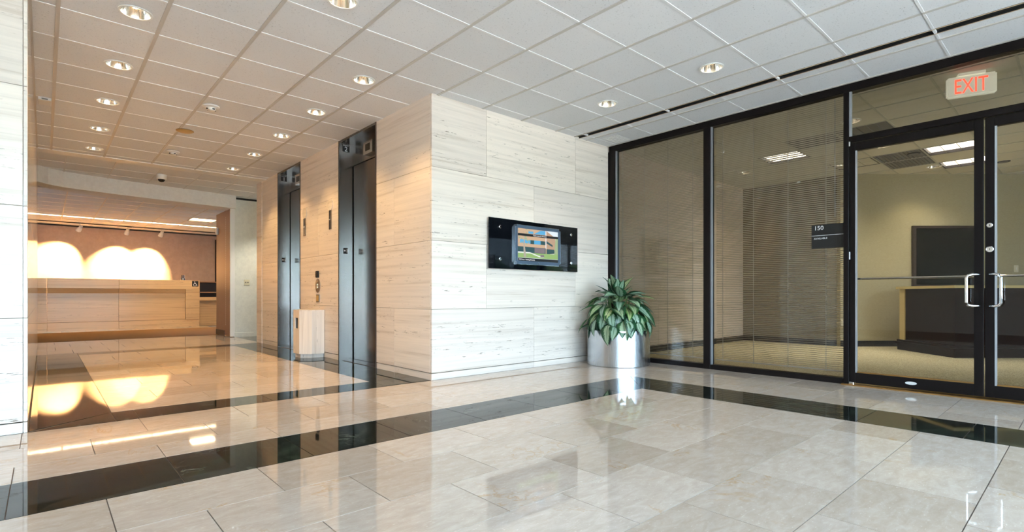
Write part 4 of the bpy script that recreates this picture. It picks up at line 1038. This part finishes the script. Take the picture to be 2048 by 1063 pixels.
# track lights
tk = thing('light_track', (2.0, 18.2, HR), 'thin light track along the reception ceiling', 'track')
bobj('rail', (-1.0, 4.4, 18.18, 18.22, HR-0.022, HR-0.001), 'office_dark', tk); bobj('feed_box', (1.75, 1.85, 18.17, 18.23, HR-0.03, HR-0.002), 'office_dark', tk)
bm = BM(); box(bm, -6, 4.4, YB-0.03, YB-0.001, HR-0.035, HR-0.001); struct('trim_4', bm, 'black', 'black reveal where the spotlit wall meets its ceiling', 'trim')
WASH = [((0.72, 18.2), (0.15, 1.62)), ((1.75, 18.2), (1.52, 1.60)), ((2.56, 18.2), (2.18, 1.55))]
for i, ((x, y), (tx_, tz)) in enumerate(WASH):
    t = thing('track_spotlight', (x, y, HR-0.02), ('leftmost white spotlight on the reception track', 'middle white spotlight on the reception track', 'rightmost white spotlight on the reception track')[i], 'spotlight', 'track spotlights above the reception')
    p0 = Vector((x, y, HR-0.14)); tg = Vector((tx_, YB, tz)); d = (tg-p0).normalized()
    bm = BM(); tube(bm, [(x, y, HR-0.022), (x, y, HR-0.10)], 0.012, 10); obj('arm', bm, 'plastic_white', t)
    bm = BM(); tube(bm, [p0-d*0.07, p0-d*0.02, p0+d*0.03, p0+d*0.10], [0.035, 0.042, 0.055, 0.062], 18); h = obj('head', bm, 'plastic_white', t, True)
    bm = BM(); tube(bm, [p0+d*0.101, p0+d*0.104], 0.05, 18); obj('lamp_face', bm, 'bulb', h)
    spot('lamp', tuple(p0+d*0.115), tuple(tg), 1600, 68, 0.8, (1.0, 0.62, 0.25), t, 0.02)
# linear light and troffer
for i, (a, b) in enumerate(((-0.86, 0.31), (0.35, 1.53), (1.57, 2.75), (2.79, 4.60))):
    t = thing('linear_light', ((a+b)/2, 16.885, HR), ('first', 'second', 'third', 'fourth')[i]+' segment from the left of the lit louvered strip over the desk', 'light', 'lit louvered strip segments over the reception desk')
    bobj('lens', (a, b, LIN[0]+0.015, LIN[1]-0.015, HR+0.02, HR+0.03), 'linear_lens', t); bobj('frame', (a, b, LIN[0], LIN[0]+0.013, HR-0.002, HR+0.03), 'trim_white', t); bobj('frame', (a, b, LIN[1]-0.013, LIN[1], HR-0.002, HR+0.03), 'trim_white', t)
    for k in range(1, int((b-a)/0.15)):
        x = a+k*0.15; tile('louver', (x-0.004, x+0.004, LIN[0]+0.013, LIN[1]-0.013, HR-0.001, HR+0.02), 'reflector', t, 0)
troffer((2.77, 3.38, 15.20, 15.81), HR, 'lit square troffer in the reception ceiling near the partition', 'linear_lens')
# shrub outside the reception window
sh = thing('garden_shrub', (5.2, 22.0, 0), 'green shrub outside the narrow reception window', 'shrub')
bm = BM(); tube(bm, [(5.2, 22, 0), (5.2, 22, 1.0)], 0.05, 8); obj('trunk', bm, 'brown_panel', sh)
bm = BM(); rg2 = random.Random(3)
for k in range(900):
    a = rg2.uniform(0, 6.28); z = rg2.uniform(0.3, 2.1); r = 0.9*math.sqrt(rg2.random())
    c = Vector((5.2+r*math.cos(a), 22+r*math.sin(a), z)); u = Vector((rg2.uniform(-1, 1), rg2.uniform(-1, 1), rg2.uniform(-1, 1))).normalized()*0.09; w = u.cross(Vector((rg2.random(), rg2.random(), 1))).normalized()*0.05
    bm.faces.new([bm.verts.new(c+q) for q in (-u, w, u, -w)])
obj('leaves', bm, 'leaf_far', sh)['kind'] = 'stuff'
bm = BM(); box(bm, -30, 40, YB+0.2, 60, -0.2, -0.02)
struct('floor_garden', bm, 'grass', 'lawn outside the reception window', 'lawn')
# planting outside the entrance glass
mat('hedge_leaf', (0.07, 0.14, 0.035), 0.8)
for k in range(11):
    x = -22+k*5.0+rg2.uniform(-0.8, 0.8); y = -14.5+rg2.uniform(-1, 1); hh = rg2.uniform(2.2, 3.0)
    t = thing('garden_tree', (x, y, -0.03), ('clipped green shrub tree outside the entrance behind the viewer'), 'tree', 'shrub trees outside the entrance')
    bm = BM(); tube(bm, [(x, y, -0.03), (x, y, 1.9)], [0.12, 0.09], 8); obj('trunk', bm, 'brown_panel', t)
    bm = BM(); bmesh.ops.create_icosphere(bm, subdivisions=3, radius=1.0)
    for v in bm.verts:
        q = 1+0.13*math.sin(7*v.co.x+k)*math.cos(6*v.co.y)+0.10*math.sin(9*v.co.z+2*k)
        v.co = Vector((x+v.co.x*1.85*q, y+v.co.y*1.6*q, 2.25+v.co.z*0.95*q))
    obj('crown', bm, 'hedge_leaf', t, True)
